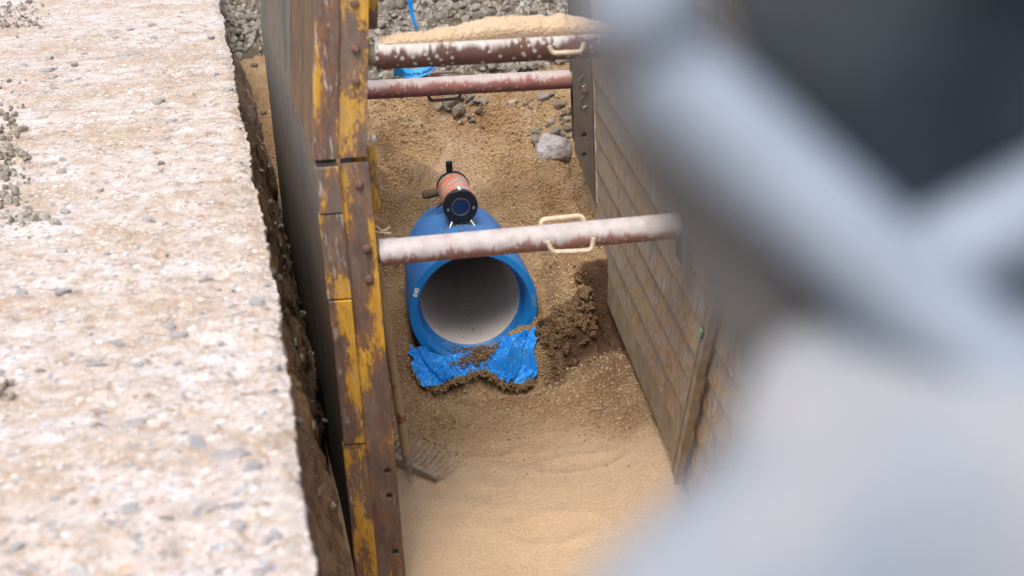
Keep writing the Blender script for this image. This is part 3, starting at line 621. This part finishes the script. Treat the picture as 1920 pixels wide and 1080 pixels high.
# ------------------------------------------------------------------ struts
def strut(name, label, Ys, pl, pr, rad, m_, xl, xr, handles, hm, collar, hrad):
    a, b = onY(*pl, Ys), onY(*pr, Ys); d = (b-a)/(b[0]-a[0])
    at = lambda x: a+d*(x-a[0])
    root = empty(name, at(xl), label, 'strut', 'adjustable spreader struts')
    x0 = xl+collar[0]; mb = MB()
    nseg = 40; pts = [at(x0+(xr-.03-x0)*i/nseg) for i in range(nseg+1)]
    mb.tube(pts, rad, 40); mb.build('tube', m_, root, smooth=True)
    mb = MB(); mb.tube([at(xl-.01), at(x0)], rad*.72, 24); mb.build('screw_spindle', 'thread', root, smooth=True)
    for k in range(5):
        xk = xl+(x0-xl)*(k+.5)/5; mb = MB(); mb.tube([at(xk-.003), at(xk+.003)], rad*.78, 24); mb.build('thread_turn', 'thread', root, smooth=True)
    mb = MB(); mb.tube([at(x0-.004), at(x0+collar[1])], rad*1.05, 40); mb.build('collar', collar[2], root, smooth=True)
    mb = MB(); mb.tube([at(xr-.035), at(xr)], rad*.8, 24); mb.build('foot', 'thread', root, smooth=True)
    for pts, dy in handles:
        P3 = [onY(x, y, Ys+dy) for x, y in pts]; sm_ = [P3[0]]
        for i in range(1, len(P3)-1):
            A_, B_, C_ = P3[i-1], P3[i], P3[i+1]; la, lc = np.linalg.norm(A_-B_), np.linalg.norm(C_-B_); q = min(.018, la*.45, lc*.45)
            s0, s1 = B_+(A_-B_)*q/la, B_+(C_-B_)*q/lc
            sm_ += [s0*(1-t)**2+B_*2*t*(1-t)+s1*t*t for t in (0, .25, .5, .75, 1)]
        sm_.append(P3[-1]); mb = MB(); mb.tube(sm_, hrad, 12); mb.build('handle', hm, root, smooth=True)
    return root, at
YS1, YS2 = Y1+.06, Y2+.062
s1, s1at = strut('spreader_strut', 'pale mortar-smeared pinkish strut crossing just in front of the blue pipe mouth', YS1, (712, 474), (1250, 425), .0448, 'strut1', -.14, .962,
      [([(1016, 436), (1014, 412), (1092, 404), (1098, 426)], .03), ([(1026, 452), (1036, 473), (1110, 470), (1113, 446)], -.048)], 'sandyrod', (.022, .05, 'strut1'), .0088)
s2, s2at = strut('spreader_strut', 'thin red strut with a dark handle at the far end of the trench', YS2, (685, 169), (1075, 148), .0475, 'strut2', -.545, .872,
      [([(802, 164), (806, 137), (862, 134), (867, 160)], .035), ([(803, 176), (806, 189), (861, 185), (864, 172)], .02)], 'darkrod', (.03, .03, 'strut2'), .0085)
s3, s3at = strut('spreader_strut', 'dark brown strut spattered with mortar and topped by a ridge of sand', YS1, (690, 104), (1075, 83), .0475, 'strut3', -.125, .962,
      [([(1030, 86), (1036, 100), (1090, 97), (1094, 80)], -.05)], 'sandyrod', (.048, .03, 'strut3'), .008)
# sand lying on the topmost strut
nu, nv = 150, 22; pxs = [712, 740, 800, 850, 900, 950, 1000, 1060, 1110, 1160]; tops = [.004, .014, .020, .030, .043, .054, .050, .047, .03, .006]
xa, xb = onY(712, 100, YS1)[0], onY(1160, 80, YS1)[0]
def sandridge(u, v):
    x = xa+(xb-xa)*u; c = s3at(x); h = float(np.interp(u*(1160-712)+712, pxs, tops)); n_ = mnoise.fractal(Vector((x*26, v*5, 3)), .9, 2.0, 4)*.010+mnoise.noise(Vector((x*9, 1, 8)))*.008
    q = math.pi*(.27+.58*v); rr = .0478+(h*math.sin(math.pi*v)**.55+n_*math.sin(math.pi*v)) if 0 < v < 1 else .0465
    return (c[0], c[1]-rr*math.cos(q)*1.0, c[2]+rr*math.sin(q))
mb = MB(); mb.add(*grid(nu, nv, sandridge)); o = mb.build('sand_ridge', 'sand', None, smooth=True)
at_ = o.data.attributes.new('rough', 'FLOAT', 'POINT'); at_.data.foreach_set('value', [.12]*len(o.data.vertices))
tag(o, 'ridge of pale sand lying along the dark topmost strut', 'sand')

# ------------------------------------------------------------------ pipe
pipe = empty('water_pipe', (PX, PY, PZ-.32), 'large blue ductile iron pipe with a grey lined bore lying in the sand', 'pipe')
c = (PX, PY, PZ)
mb = MB(); mb.lathe([(.022, .275), (.004, .279), (0, .283), (0, .314), (.005, .319), (.012, .320), (.22, .320), (.32, .316), (.44, .305), (.56, .296), (.66, .292), (5.5, .292)], c, PAX, 96); mb.build('barrel', 'blue', pipe, smooth=True)
mb = MB(); mb.lathe([(.022, .275), (.034, .268), (.040, .284), (.072, .284), (.080, .266), (.100, .264), (.106, .272), (.128, .270), (.140, .262), (.150, .250)], c, PAX, 96); mb.build('socket_groove', 'blue', pipe, smooth=True)
mb = MB(); mb.lathe([(.148, .2505), (.156, .2485), (5.5, .2485), (5.5, 0)], c, PAX, 96); mb.build('lining', 'lining', pipe, smooth=True)
def textVF(s, size, bold=0.0, extr=0.0):
    cu = bpy.data.curves.new('t', 'FONT'); cu.body = s; cu.size = size; cu.align_x = 'CENTER'; cu.align_y = 'CENTER'; cu.resolution_u = 3; cu.offset = bold; cu.extrude = extr
    o = bpy.data.objects.new('t', cu); COL.objects.link(o); dg = bpy.context.evaluated_depsgraph_get(); dg.update(); me = o.evaluated_get(dg).to_mesh()
    V = [tuple(v.co) for v in me.vertices]; F = [tuple(p.vertices) for p in me.polygons]; o.evaluated_get(dg).to_mesh_clear(); bpy.data.objects.remove(o); return V, F
PR = Vector((math.cos(PYAW), -math.sin(PYAW), 0))
def ringtext(s, size, ang, m_, turn, bold, off=.0015):
    V, F = textVF(s, size, bold); mb = MB(); VV = []
    for x, y, z in V:
        a = ang-turn*x/.300*1.0; rad = .300+turn*y
        p = Vector(c)+PR*(rad*math.cos(a))+Vector((0, 0, 1))*(rad*math.sin(a))-PAX*off; VV.append(p)
    mb.add(VV, F); mb.build('painted_number' if m_ == 'white' else 'painted_lettering', m_, pipe)
ringtext('640', .031, math.radians(157), 'white', 1, .0016)
def ringtext2(s, size, ang, m_):
    V, F = textVF(s, size, .0005); mb = MB()
    mb.add([Vector(c)+PR*((.302-y)*math.cos(ang+x/.3))+Vector((0, 0, 1))*((.302-y)*math.sin(ang+x/.3))-PAX*.0015 for x, y, z in V], F); mb.build('painted_lettering', m_, pipe)
ringtext2('ZNAL', .026, math.radians(3), 'faint')
# soil crumbs spilled into the socket and the bore
items = []
for i in range(170):
    a = math.radians(r.gauss(-95, 13)); d = r.uniform(.03, .145); rr = .262 if r.random() < .8 else .27
    p = Vector(c)+PAX*d+PR*rr*math.cos(a)+Vector((0, 0, 1))*(rr*math.sin(a)); items.append((tuple(p), .003+.007*r.random()**2))
for i in range(26):
    a = math.radians(r.gauss(-92, 12)); d = r.uniform(.17, .75); p = Vector(c)+PAX*d+PR*.247*math.cos(a)+Vector((0, 0, 1))*(.247*math.sin(a)); items.append((tuple(p), .003+.004*r.random()))
for i in range(60):
    a = math.radians(r.gauss(90, 9)); d = r.uniform(.24, .42); rr = .318-.06*max(0, d-.30)
    p = Vector(c)+PAX*d+PR*rr*math.cos(a)+Vector((0, 0, 1))*(rr*math.sin(a)); items.append((tuple(p), .003+.006*r.random()**2))
tag(scatter_mesh('pipe_crumbs', items, CR, 'sand', attrs=dict(soil=.25, rough=1.0)), 'brown sand crumbs scattered on and inside the blue pipe', 'sand', kind='stuff')

# ------------------------------------------------------------------ pipe laser on the pipe
LZ = .826; LF = Vector(onZ(864, 388, LZ)); LB = Vector(onZ(848, 348, LZ)); LA = (LB-LF).normalized(); LR = .088
LX = Vector((LA.y, -LA.x, 0)); ZU = Vector((0, 0, 1)); LLEN = .36
laser = empty('pipe_laser', (LF.x, LF.y, .715), 'worn orange cylindrical pipe laser with dark blue lens standing on top of the blue pipe', 'laser')
mb = MB(); mb.lathe([(.035, LR*.955), (LLEN-.03, LR*.955)], LF, LA, 48); mb.build('body', 'laser', laser, smooth=True)
mb = MB(); mb.lathe([(.004, .046), (0, .047), (0, LR*.96), (.004, LR), (.034, LR), (.036, LR*.95)], LF, LA, 48); mb.build('front_ring', 'black', laser, smooth=False)
mb = MB(); mb.lathe([(LLEN-.032, LR*.95), (LLEN-.03, LR*1.0), (LLEN, LR*1.0), (LLEN+.004, LR*.9), (LLEN+.004, 0)], LF, LA, 48); mb.build('rear_cap', 'black', laser)
ln = MB(); ln.lathe([(.008, 0), (.008, .044)], LF, LA, 40); ln = ln.build('lens', 'lens', laser)
mb = MB(); mb.lathe([(.0085, .0435), (-.0015, .0445), (-.0015, .0465), (.002, .0475)], LF, LA, 40); mb.build('lens_rim', 'steel', ln, smooth=True)
for sx_ in (-1, 1):
    mb = MB(); q = LF+LX*(.065*sx_)-ZU*.010; mb.lathe([(.002, 0), (.002, .008), (-.002, .008), (-.003, .005), (-.001, 0)], q, LA, 14); mb.build('screw', 'steel', laser)
    a0 = LF+LA*.02+LX*(.040*sx_)-ZU*.070; mb = MB(); mb.tube([a0, a0+LX*(.030*sx_)-ZU*.046-LA*.035], .0095, 12); mb.build('leg', 'steel', laser, smooth=True)
    a1 = LF+LA*.30+LX*(.05*sx_)-ZU*.055; mb = MB(); mb.tube([a1, a1+LX*(.055*sx_)-ZU*.030], .011, 12); mb.build('leg', 'darkrod', laser, smooth=True)
mb = MB(); q = LF+LA*.01+ZU*(LR+.0005); mb.add([q+LX*a+LA*b+ZU*h for a in (-.007, .007) for b in (-.004, .05) for h in (-.004, .0025)], [(0, 1, 3, 2), (4, 6, 7, 5), (0, 4, 5, 1), (2, 3, 7, 6), (0, 2, 6, 4), (1, 5, 7, 3)]); mb.build('sight_mark', 'white', laser)
q = LF+LA*(LLEN-.01)+ZU*(LR-.01)-LX*.012
mb = MB(); mb.add([q+LX*a+LA*b+ZU*h for a in (-.017, .017) for b in (0, .014) for h in (0, .066)], [(0, 1, 3, 2), (4, 6, 7, 5), (0, 4, 5, 1), (2, 3, 7, 6), (0, 2, 6, 4), (1, 5, 7, 3)])
mb.add([q+LX*a+LA*b+ZU*h for a in (-.017, .017) for b in (-.022, 0) for h in (.054, .066)], [(0, 1, 3, 2), (4, 6, 7, 5), (0, 4, 5, 1), (2, 3, 7, 6), (0, 2, 6, 4), (1, 5, 7, 3)]); mb.build('handle', 'black', laser, bevel=.004)
mb = MB(); q = LF+LA*(LLEN-.03)-LX*.07-ZU*.01; mb.tube([q, q-LX*.05-ZU*.006, q-LX*.085-ZU*.012, q-LX*.098-ZU*.014], [.020, .024, .024, .014], 16); mb.build('plug', m_simple('muddy_plug', (.14, .095, .06), .9, 0, .3, 40), laser, smooth=True)

# ------------------------------------------------------------------ blue plastic sheet below the mouth
outl_t = [(771, 668), (789, 655), (812, 661), (845, 671), (890, 675), (926, 664), (955, 657), (972, 652), (989, 641), (1006, 668)]
outl_b = [(773, 690), (793, 737), (832, 728), (858, 719), (886, 708), (908, 702), (930, 712), (948, 728), (983, 730), (1003, 722)]
def pinterp(L, u):
    t = u*(len(L)-1); i = min(int(t), len(L)-2); f_ = t-i; return (L[i][0]*(1-f_)+L[i+1][0]*f_, L[i][1]*(1-f_)+L[i+1][1]*f_)
HU = np.linspace(0, 1, 60); HB = np.array([hit(pinterp(outl_b, u)[0], pinterp(outl_b, u)[1]+2) for u in HU])
def sheet(u, v):
    a = Vector(onY(*pinterp(outl_t, u), 6.375)); b = Vector([float(np.interp(u, HU, HB[:, k])) for k in range(3)]); b.z += .012
    p = a.lerp(b, v); sag = -.045*math.sin(math.pi*v)*(1-(2*abs(u-.5))**3); lob = .05*math.sin(math.pi*v)*max(0, (2*abs(u-.5)-.45))
    q = Vector((u*5.2+v*1.3, v*2.0-u*.8, 1.7)); w = (1-abs(mnoise.noise(q*1.3))*2)*.024+(1-abs(mnoise.noise(q*2.3+Vector((4, 2, 9))))*2)*.018+(1-abs(mnoise.noise(q*5.3+Vector((1, 8, 3))))*2)*.007
    p.z += sag*.35+lob+w*min(1, v*6+.1)*.8; p.y -= .4*w; p.x += (.030*mnoise.noise(Vector((v*3.2, u*2, 6)))+.014*mnoise.noise(Vector((v*9, u*3, 2))))*(2*abs(u-.5))**4; p.z = max(p.z, hz(p.x, p.y)+.012+.4*w*(v < .9) if v < .97 else p.z); return tuple(p)
mb = MB(); mb.add(*grid(170, 64, sheet))
film = mb.build('plastic_sheet', 'film', None, smooth=False)
tag(film, 'crumpled bright blue plastic sheet spread under the blue pipe mouth', 'plastic sheet'); so_ = film.modifiers.new('thick', 'SOLIDIFY'); so_.thickness = .002
for ua, ub in (((.12, .05), (.27, .98)), ((.86, .05), (.78, .98))):
    def gath(a, b):
        v_ = ua[1]+(ub[1]-ua[1])*b; u_ = ua[0]+(ub[0]-ua[0])*b+(a-.5)*.085; p = Vector(sheet(u_, v_)); p.z += .016+.012*math.sin(b*80+2.2*math.sin(a*5))+.004*mnoise.noise(Vector((a*5, b*40, 2))); p.y -= .012; return tuple(p)
    mb = MB(); mb.add(*grid(12, 150, gath)); mb.build('elastic_gather', 'film', film, smooth=False)
# sand heaped on the sheet and over its front hem
items = []
for i in range(1000):
    px_, py_ = r.gauss(885, 22), r.gauss(684, 8)
    if px_ > 914 or px_ < 838 or py_ < 700-(px_-838)*.5-6: continue
    u = (px_-776)/(1001-776); v = min(.85, max(.12, (py_-668)/48)); p = Vector(sheet(u, v)); s = .003+.008*r.random()**2
    items.append(((p.x, p.y-.006, p.z+.010+.02*r.random()*math.exp(-((px_-880)/22)**2)), s))
for i in range(1400):
    u = r.random(); p = Vector(sheet(u, .98+.06*r.random())); s = .004+.009*r.random()**2
    if abs(u-.06) < .10 and r.random() < .8: continue
    items.append(((p.x, p.y-.02+r.gauss(0, .02), max(hz(p.x, p.y)+.01, p.z-.006)+.012*r.random()), s))
tag(scatter_mesh('spilled_sand', items, CR, 'sand', attrs=dict(soil=.22, rough=1.0)), 'brown sand heaped on the blue plastic sheet', 'sand', kind='stuff')

# ------------------------------------------------------------------ rake
RB0, RB1 = Vector(hit(734, 871)), Vector(hit(819, 911)); RB0.z += .044; RB1.z += .038
rd = (RB1-RB0).normalized(); RB0 = RB1-rd*.40
rk = empty('garden_rake', tuple(RB1.lerp(RB0, .5)), 'muddy iron rake with a wooden handle leaning beside the left shoring panel', 'rake')
td = Vector(hit(855, 889))-Vector(hit(819, 911)); td.z = 0; td.normalize()
mb = MB(); nrm = ZU; side_ = td
mb.add([p+side_*a+ZU*h for p in (RB0, RB1) for a in (-.008, .022) for h in (-.004, .005)], [(0, 1, 3, 2), (4, 6, 7, 5), (0, 4, 5, 1), (2, 3, 7, 6), (0, 2, 6, 4), (1, 5, 7, 3)]); mb.build('bar', 'rakesteel', rk, bevel=.002)
for k in range(13):
    p = RB0.lerp(RB1, k/12)+side_*.015; L = .112+.008*r.random(); mb = MB()
    mb.tube([p, p+td*.03+ZU*.004, p+td*.075+ZU*.022, p+td*L+ZU*.048], [.0062, .006, .0055, .0046], 8); t_ = mb.build('tine', 'rakesteel', rk, smooth=True)
    V, F = CR[k % 6]; mb = MB(); e_ = p+td*L+ZU*.05; mb.add([tuple(e_+Vector(q)*.010) for q in V], F); mb.build('mud_tip', 'soil', rk)
hb = Vector(onZ(768, 889, RB1.z+.015)); ht_ = Vector(onY(718, 572, hb.y-.20)); hd = (ht_-hb).normalized()
mb = MB(); mb.tube([hb, hb+hd*.02, hb+hd*.115], [.011, .016, .0205], 16); mb.build('ferrule', 'steel', rk, smooth=True)
mb = MB(); mb.tube([hb+hd*(.10+.12*i) for i in range(12)], [.0185]*10+[.018, .014], 18); hdl = mb.build('handle', 'wood', rk, smooth=True)
mb = MB(); k0 = hb+hd*.285; mb.tube([k0, k0+hd*.035], .0188, 18); mb.build('red_band', 'redmark', hdl, smooth=True)
hx = hd.cross(Vector((0, -1, .3))).normalized(); hn = hx.cross(hd).normalized()
if hn.y > 0: hn = -hn; hx = -hx
for s_, d_, sz in (('S', .325, .026), ('+', .292, .03), ('T', .47, .022)):
    V, F = textVF(s_, sz, .0008); mb = MB(); q = hb+hd*d_
    mb.add([q+hx*(.0193*math.sin(x/.0193-.25))+hn*(.0193*math.cos(x/.0193-.25))+hd*y for x, y, z in V], F); mb.build('ink_mark', 'ink', hdl)

# ------------------------------------------------------------------ spirit level against the right panel
la, lb = Vector(onX(1272, 880, .915)), Vector(onX(1347, 530, .935)); ld = (lb-la).normalized(); la = la-ld*.06; lb = lb+ld*.12
lv_ = empty('spirit_level', tuple(la), 'dusty brown spirit level with a green vial leaning on the right shoring panel', 'level')
lw = Vector((0, ld.z, -ld.y)).normalized(); ln_ = Vector((-1, 0, 0)); B6 = [(0, 1, 3, 2), (4, 6, 7, 5), (0, 4, 5, 1), (2, 3, 7, 6), (0, 2, 6, 4), (1, 5, 7, 3)]
mb = MB(); mb.add([p+lw*a+ln_*h for p in (la, lb) for a in (-.030, .030) for h in (-.012, .012)], B6); mb.build('beam', 'level', lv_, bevel=.003)
for a in (-.026, .026):
    mb = MB(); mb.add([p+lw*(a+w_)+ln_*h for p in (la, lb) for w_ in (-.004, .004) for h in (.0125, .0155)], B6); mb.build('flange', 'level', lv_)
vc = Vector(onX(1327, 695, .905)); vc = la+ld*((vc-la).dot(ld))+ln_*.0125+lw*.012*0
vl = lw
mb = MB(); mb.add([vc+ld*a+lw*b+ln_*h for a in (-.022, .022) for b in (.000, .024) for h in (0, .006)], B6); fr = mb.build('vial_frame', 'black', lv_)
mb = MB(); mb.add([vc+ld*a+lw*b+ln_*h for a in (-.017, .017) for b in (.004, .021) for h in (.004, .009)], B6); mb.build('vial', 'vial', fr, bevel=.002)

# ------------------------------------------------------------------ boulder and stones
bc = Vector(hit(1041, 300)); V, F = [], []
bm = bmesh.new(); bmesh.ops.create_icosphere(bm, subdivisions=4, radius=1)
for v in bm.verts:
    p = v.co.copy(); d = 1+.18*mnoise.fractal(p*1.1+Vector((3, 7, 1)), .9, 2, 4)-.10*abs(mnoise.noise(p*2.6)); 
    for nx in ((.8, -.3, .5), (-.6, -.5, .6), (-.2, -.9, .35), (.3, -.6, -.7), (-.9, .2, -.1), (.1, .2, .97), (.95, .1, -.2)):
        n_ = Vector(nx).normalized(); e = p.dot(n_)*d-.70
        if e > 0: d -= e*.95
    p = p*d+Vector((0, 0, 0)); p += p.normalized()*.03*mnoise.noise(p*9); v.co = Vector((p.x*.125, p.y*.10, p.z*.105))
me = bpy.data.meshes.new('boulder'); bm.to_mesh(me); bm.free()
o = finish('boulder', me, 'rock', None, True, 0, (bc.x, bc.y+.06, bc.z+.045)); o.rotation_euler = (.1, .25, 0)
tag(o, 'pale grey rough boulder resting on the sand against the far right post', 'boulder')
def stones(L, label, group):
    for i, (x, y, d, *own) in enumerate(L):
        p = Vector(hit(x, y+d*.3)); s = d/2*(p-Vector(CAM)).length/FPX*1.45
        o = bpy.data.objects.new('stone', STONES[(i*5+2) % 9]); COL.objects.link(o); o.location = p+Vector((0, 0, s*.38)); o.scale = (s, s, s)
        o.rotation_euler = (r.uniform(-.5, .3), r.uniform(-.6, .6), r.uniform(0, 6.28)); tag(o, own[0] if own else label, 'stone', group)
stones([(1007, 243, 20, 'blocky brown stone at the upper left of the stones by the pale boulder'), (1002, 262, 22, 'flat grey stone touching the left side of the pale boulder'), (1022, 257, 19), (1039, 243, 24, 'largest dark brown stone directly above the pale boulder'), (1063, 240, 22, 'dark stone wedged between the far right post and the stones above the boulder'), (1033, 228, 13), (1026, 236, 15), (1050, 222, 12), (1062, 223, 15), (1050, 232, 13), (1010, 275, 20, 'lowest brown stone tucked under the left flank of the pale boulder'), (1051, 251, 15), (1067, 254, 13), (1056, 212, 16), (1070, 209, 12), (1049, 202, 12), (1069, 200, 11), (995, 250, 11)],
       'small grey-brown stone in the cluster above the pale boulder', 'stones beside the boulder')
stones([(821, 201, 18, 'leftmost stone of the cluster below the red strut'), (843, 190, 32, 'long flat stone right below the lower handle of the red strut'), (858, 208, 27, 'large pale stone in the middle of the cluster below the red strut'), (896, 187, 16), (909, 188, 16), (899, 206, 18), (877, 215, 15), (886, 225, 14), (880, 181, 20), (882, 193, 12), (867, 226, 9), (840, 204, 13), (863, 182, 13)],
       'grey stone in the small cluster below the handle of the red strut', 'stones below the red strut')
stones([(985, 192, 12), (1020, 183, 22, 'largest stone sunk in the sand below the right end of the red strut'), (1050, 196, 20), (1066, 190, 13), (1034, 176, 13)], 'stone half sunk in the sand below the right end of the red strut', 'stones at the right end of the red strut')
stones([(791, 232, 7), (905, 236, 6), (1018, 395, 6)], 'tiny pale pebble lying alone on the sand slope', 'lone pebbles on the sand')
stones([(320, 160, 10)] and [(477, 120, 12), (495, 210, 12)], 'stone in the gap left of the grey outer panel face', 'stones left of the panel')

# ------------------------------------------------------------------ blue marking tape on the gravel
tp = empty('marking_tape', tuple(hit(778, 140)), 'bright blue printed marking tape lying looped on the gravel behind the struts', 'tape')
def arc(L, n=60):
    out = []
    for i in range(n):
        t = i/(n-1)*(len(L)-1); k = min(int(t), len(L)-2); f_ = t-k
        p = [L[max(k-1, 0)], L[k], L[k+1], L[min(k+2, len(L)-1)]]
        out.append(tuple(.5*((2*p[1][j])+(-p[0][j]+p[2][j])*f_+(2*p[0][j]-5*p[1][j]+4*p[2][j]-p[3][j])*f_*f_+(-p[0][j]+3*p[1][j]-3*p[2][j]+p[3][j])*f_**3) for j in range(2)))
    return out
Yt = float(hit(778, 146)[1])-.16
topl = arc([(748, 122), (760, 128), (775, 129), (790, 127), (804, 122), (818, 113)]); botl = arc([(757, 145), (768, 147), (780, 146), (795, 142), (808, 135), (818, 122)])
def tapeP(u, v, off=0.0):
    i = u*(len(topl)-1); k = min(int(i), len(topl)-2); f_ = i-k
    a = [topl[k][j]*(1-f_)+topl[k+1][j]*f_ for j in range(2)]; b = [botl[k][j]*(1-f_)+botl[k+1][j]*f_ for j in range(2)]
    x, y = a[0]*(1-v)+b[0]*v, a[1]*(1-v)+b[1]*v
    return tuple(onY(x, y, Yt+.05*(1-v)-off+.02*math.sin(u*3)))
mb = MB(); mb.add(*grid(60, 8, lambda u, v: tapeP(u, v))); st_ = mb.build('strip', 'tape', tp, smooth=True)
V, F = textVF('WASSERLEITUNG', 1.0, .028); xs_ = [p[0] for p in V]; x0_, x1_ = min(xs_), max(xs_)
mb = MB(); mb.add([tapeP(1.06-.98*((x-x0_)/(x1_-x0_)), .62-.42*y, .004) if True else None for x, y, z in V], F); mb.build('printed_lettering', 'ink', tp)
mb = MB(); mb.add(*grid(8, 20, lambda u, v: tuple(onY(738+(758-738)*v+2*math.sin(v*3), (128+6*v)+(20-4*v)*u*.8-3*math.sin(v*3), Yt-.03+.03*u)))); mb.build('folded_end', 'tape', tp, smooth=True)
def hang(u, v):
    x = 762+8*v**.8+9*v+u*(11-6*v)-4*math.sin(v*3.1); y = -12+66*v; p = Vector(onY(x, y, Yt+.45+.02*u)); return tuple(p)
mb = MB(); mb.add(*grid(6, 30, hang)); mb.build('rising_strip', 'tape', tp, smooth=True)

# ------------------------------------------------------------------ out-of-focus barrier close to the camera
D0 = .37
bf = empty('barrier_frame', (.42, .33, GZ), 'blurred pale blue-grey galvanised tube frame close to the lens at upper right', 'barrier')
A0, A1 = Vector(atD(1225, 115, D0)), Vector(atD(2350, 1140, D0))
B0, B1 = Vector(atD(1700, 520, D0+.012)), Vector(atD(2350, 180, D0+.03))
TR = .0142
mb = MB(); mb.tube([A0.lerp(A1, i/20) for i in range(21)], TR, 32); mb.build('rail', 'galv', bf, smooth=True)
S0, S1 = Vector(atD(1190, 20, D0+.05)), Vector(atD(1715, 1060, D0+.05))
mb = MB(); mb.tube([S0.lerp(S1, i/12) for i in range(13)], [.0205+.006*i/12 for i in range(13)], 32); mb.build('shaded_underside', 'galvshade', bf, smooth=True)  # added tube, coloured brown-grey to stand in for the rail's shaded underside
mb = MB(); mb.tube([B0.lerp(B1, i/12) for i in range(13)], TR*.95, 32); mb.build('brace', 'galv', bf, smooth=True)
C0, C1 = Vector(atD(1222, -160, D0-.01)), Vector(atD(1196, 92, D0-.012)); mb = MB()
mb.tube([C0, C0.lerp(C1, .8), C0.lerp(C1, .93), C1, C1+(C1-C0)*.02], [.0150, .0150, .0132, .008, .001], 32); mb.build('end_fitting', 'galv', bf, smooth=True)
mb = MB(); pb = Vector((A1.x, A1.y, GZ-.01)); mb.tube([pb, Vector((A1.x, A1.y, 3.2)), Vector((A1.x, A1.y, B1.z+.35))], .0155, 24); mb.build('post', 'galv', bf, smooth=True)
mb = MB(); mb.box(A1.x-.1, A1.x+.1, A1.y-.18, A1.y+.18, GZ-.015, GZ+.03); mb.build('foot', 'black', bf, bevel=.01)
gs = [Vector(atD(x, y, D0+.03)) for x, y in ((1640, 470), (2100, 300), (2200, 900), (1650, 640))]
mb = MB(); mb.add([tuple(p+Vector(FW)*t) for t in (0, .004) for p in gs], [(3, 2, 1, 0), (4, 5, 6, 7)]+[(i, (i+1) % 4, 4+(i+1) % 4, 4+i) for i in range(4)]); mb.build('gusset_plate', 'galvdark', bf)
# dark film stretched in the frame's upper opening
dk = [(1330, -330), (2400, -330), (2400, 130), (1640, 470)]
def darkP(u, v, o_=0):
    a = (dk[0][0]*(1-u)+dk[1][0]*u, dk[0][1]*(1-u)+dk[1][1]*u); b = (dk[3][0]*(1-u)+dk[2][0]*u, dk[3][1]*(1-u)+dk[2][1]*u)
    x, y = a[0]*(1-v)+b[0]*v, a[1]*(1-v)+b[1]*v; x += -110*math.sin(math.pi*v)*(1-u)**2
    return tuple(atD(x, y, D0+.035+.010*math.sin(u*9+v*4)+.008*mnoise.noise(Vector((u*3, v*3, 4)))))
mb = MB(); mb.add(*grid(40, 26, darkP)); o = mb.build('dark_screen', 'dark', None, smooth=True); sm_ = o.modifiers.new('thick', 'SOLIDIFY'); sm_.thickness = .003
tag(o, 'blurred dark slate sheet behind the pale tubes at the upper right corner', 'sheet')
# pale sheet bundled over the lower part of the frame
bm = bmesh.new(); bmesh.ops.create_icosphere(bm, subdivisions=5, radius=1)
ctr = Vector(atD(1905, 1185, D0+.02)); rt, up_, fw_ = Vector(RT), Vector(UP), Vector(FW)
for v in bm.verts:
    p = v.co.copy(); q = p*1.0; d = 1+.10*math.sin(p.x*5+p.y*3.5)*.6+.13*mnoise.noise(q*1.7+Vector((2, 5, 1)))
    v.co = ctr+rt*(p.x*.118*d)+up_*(p.y*.090*d)+fw_*(p.z*.05*d)
me = bpy.data.meshes.new('pale_sheet'); bm.to_mesh(me); bm.free()
tag(finish('pale_sheet', me, 'pale', None, True), 'blurred pale blue-white bundled sheet filling the lower right corner', 'sheet')
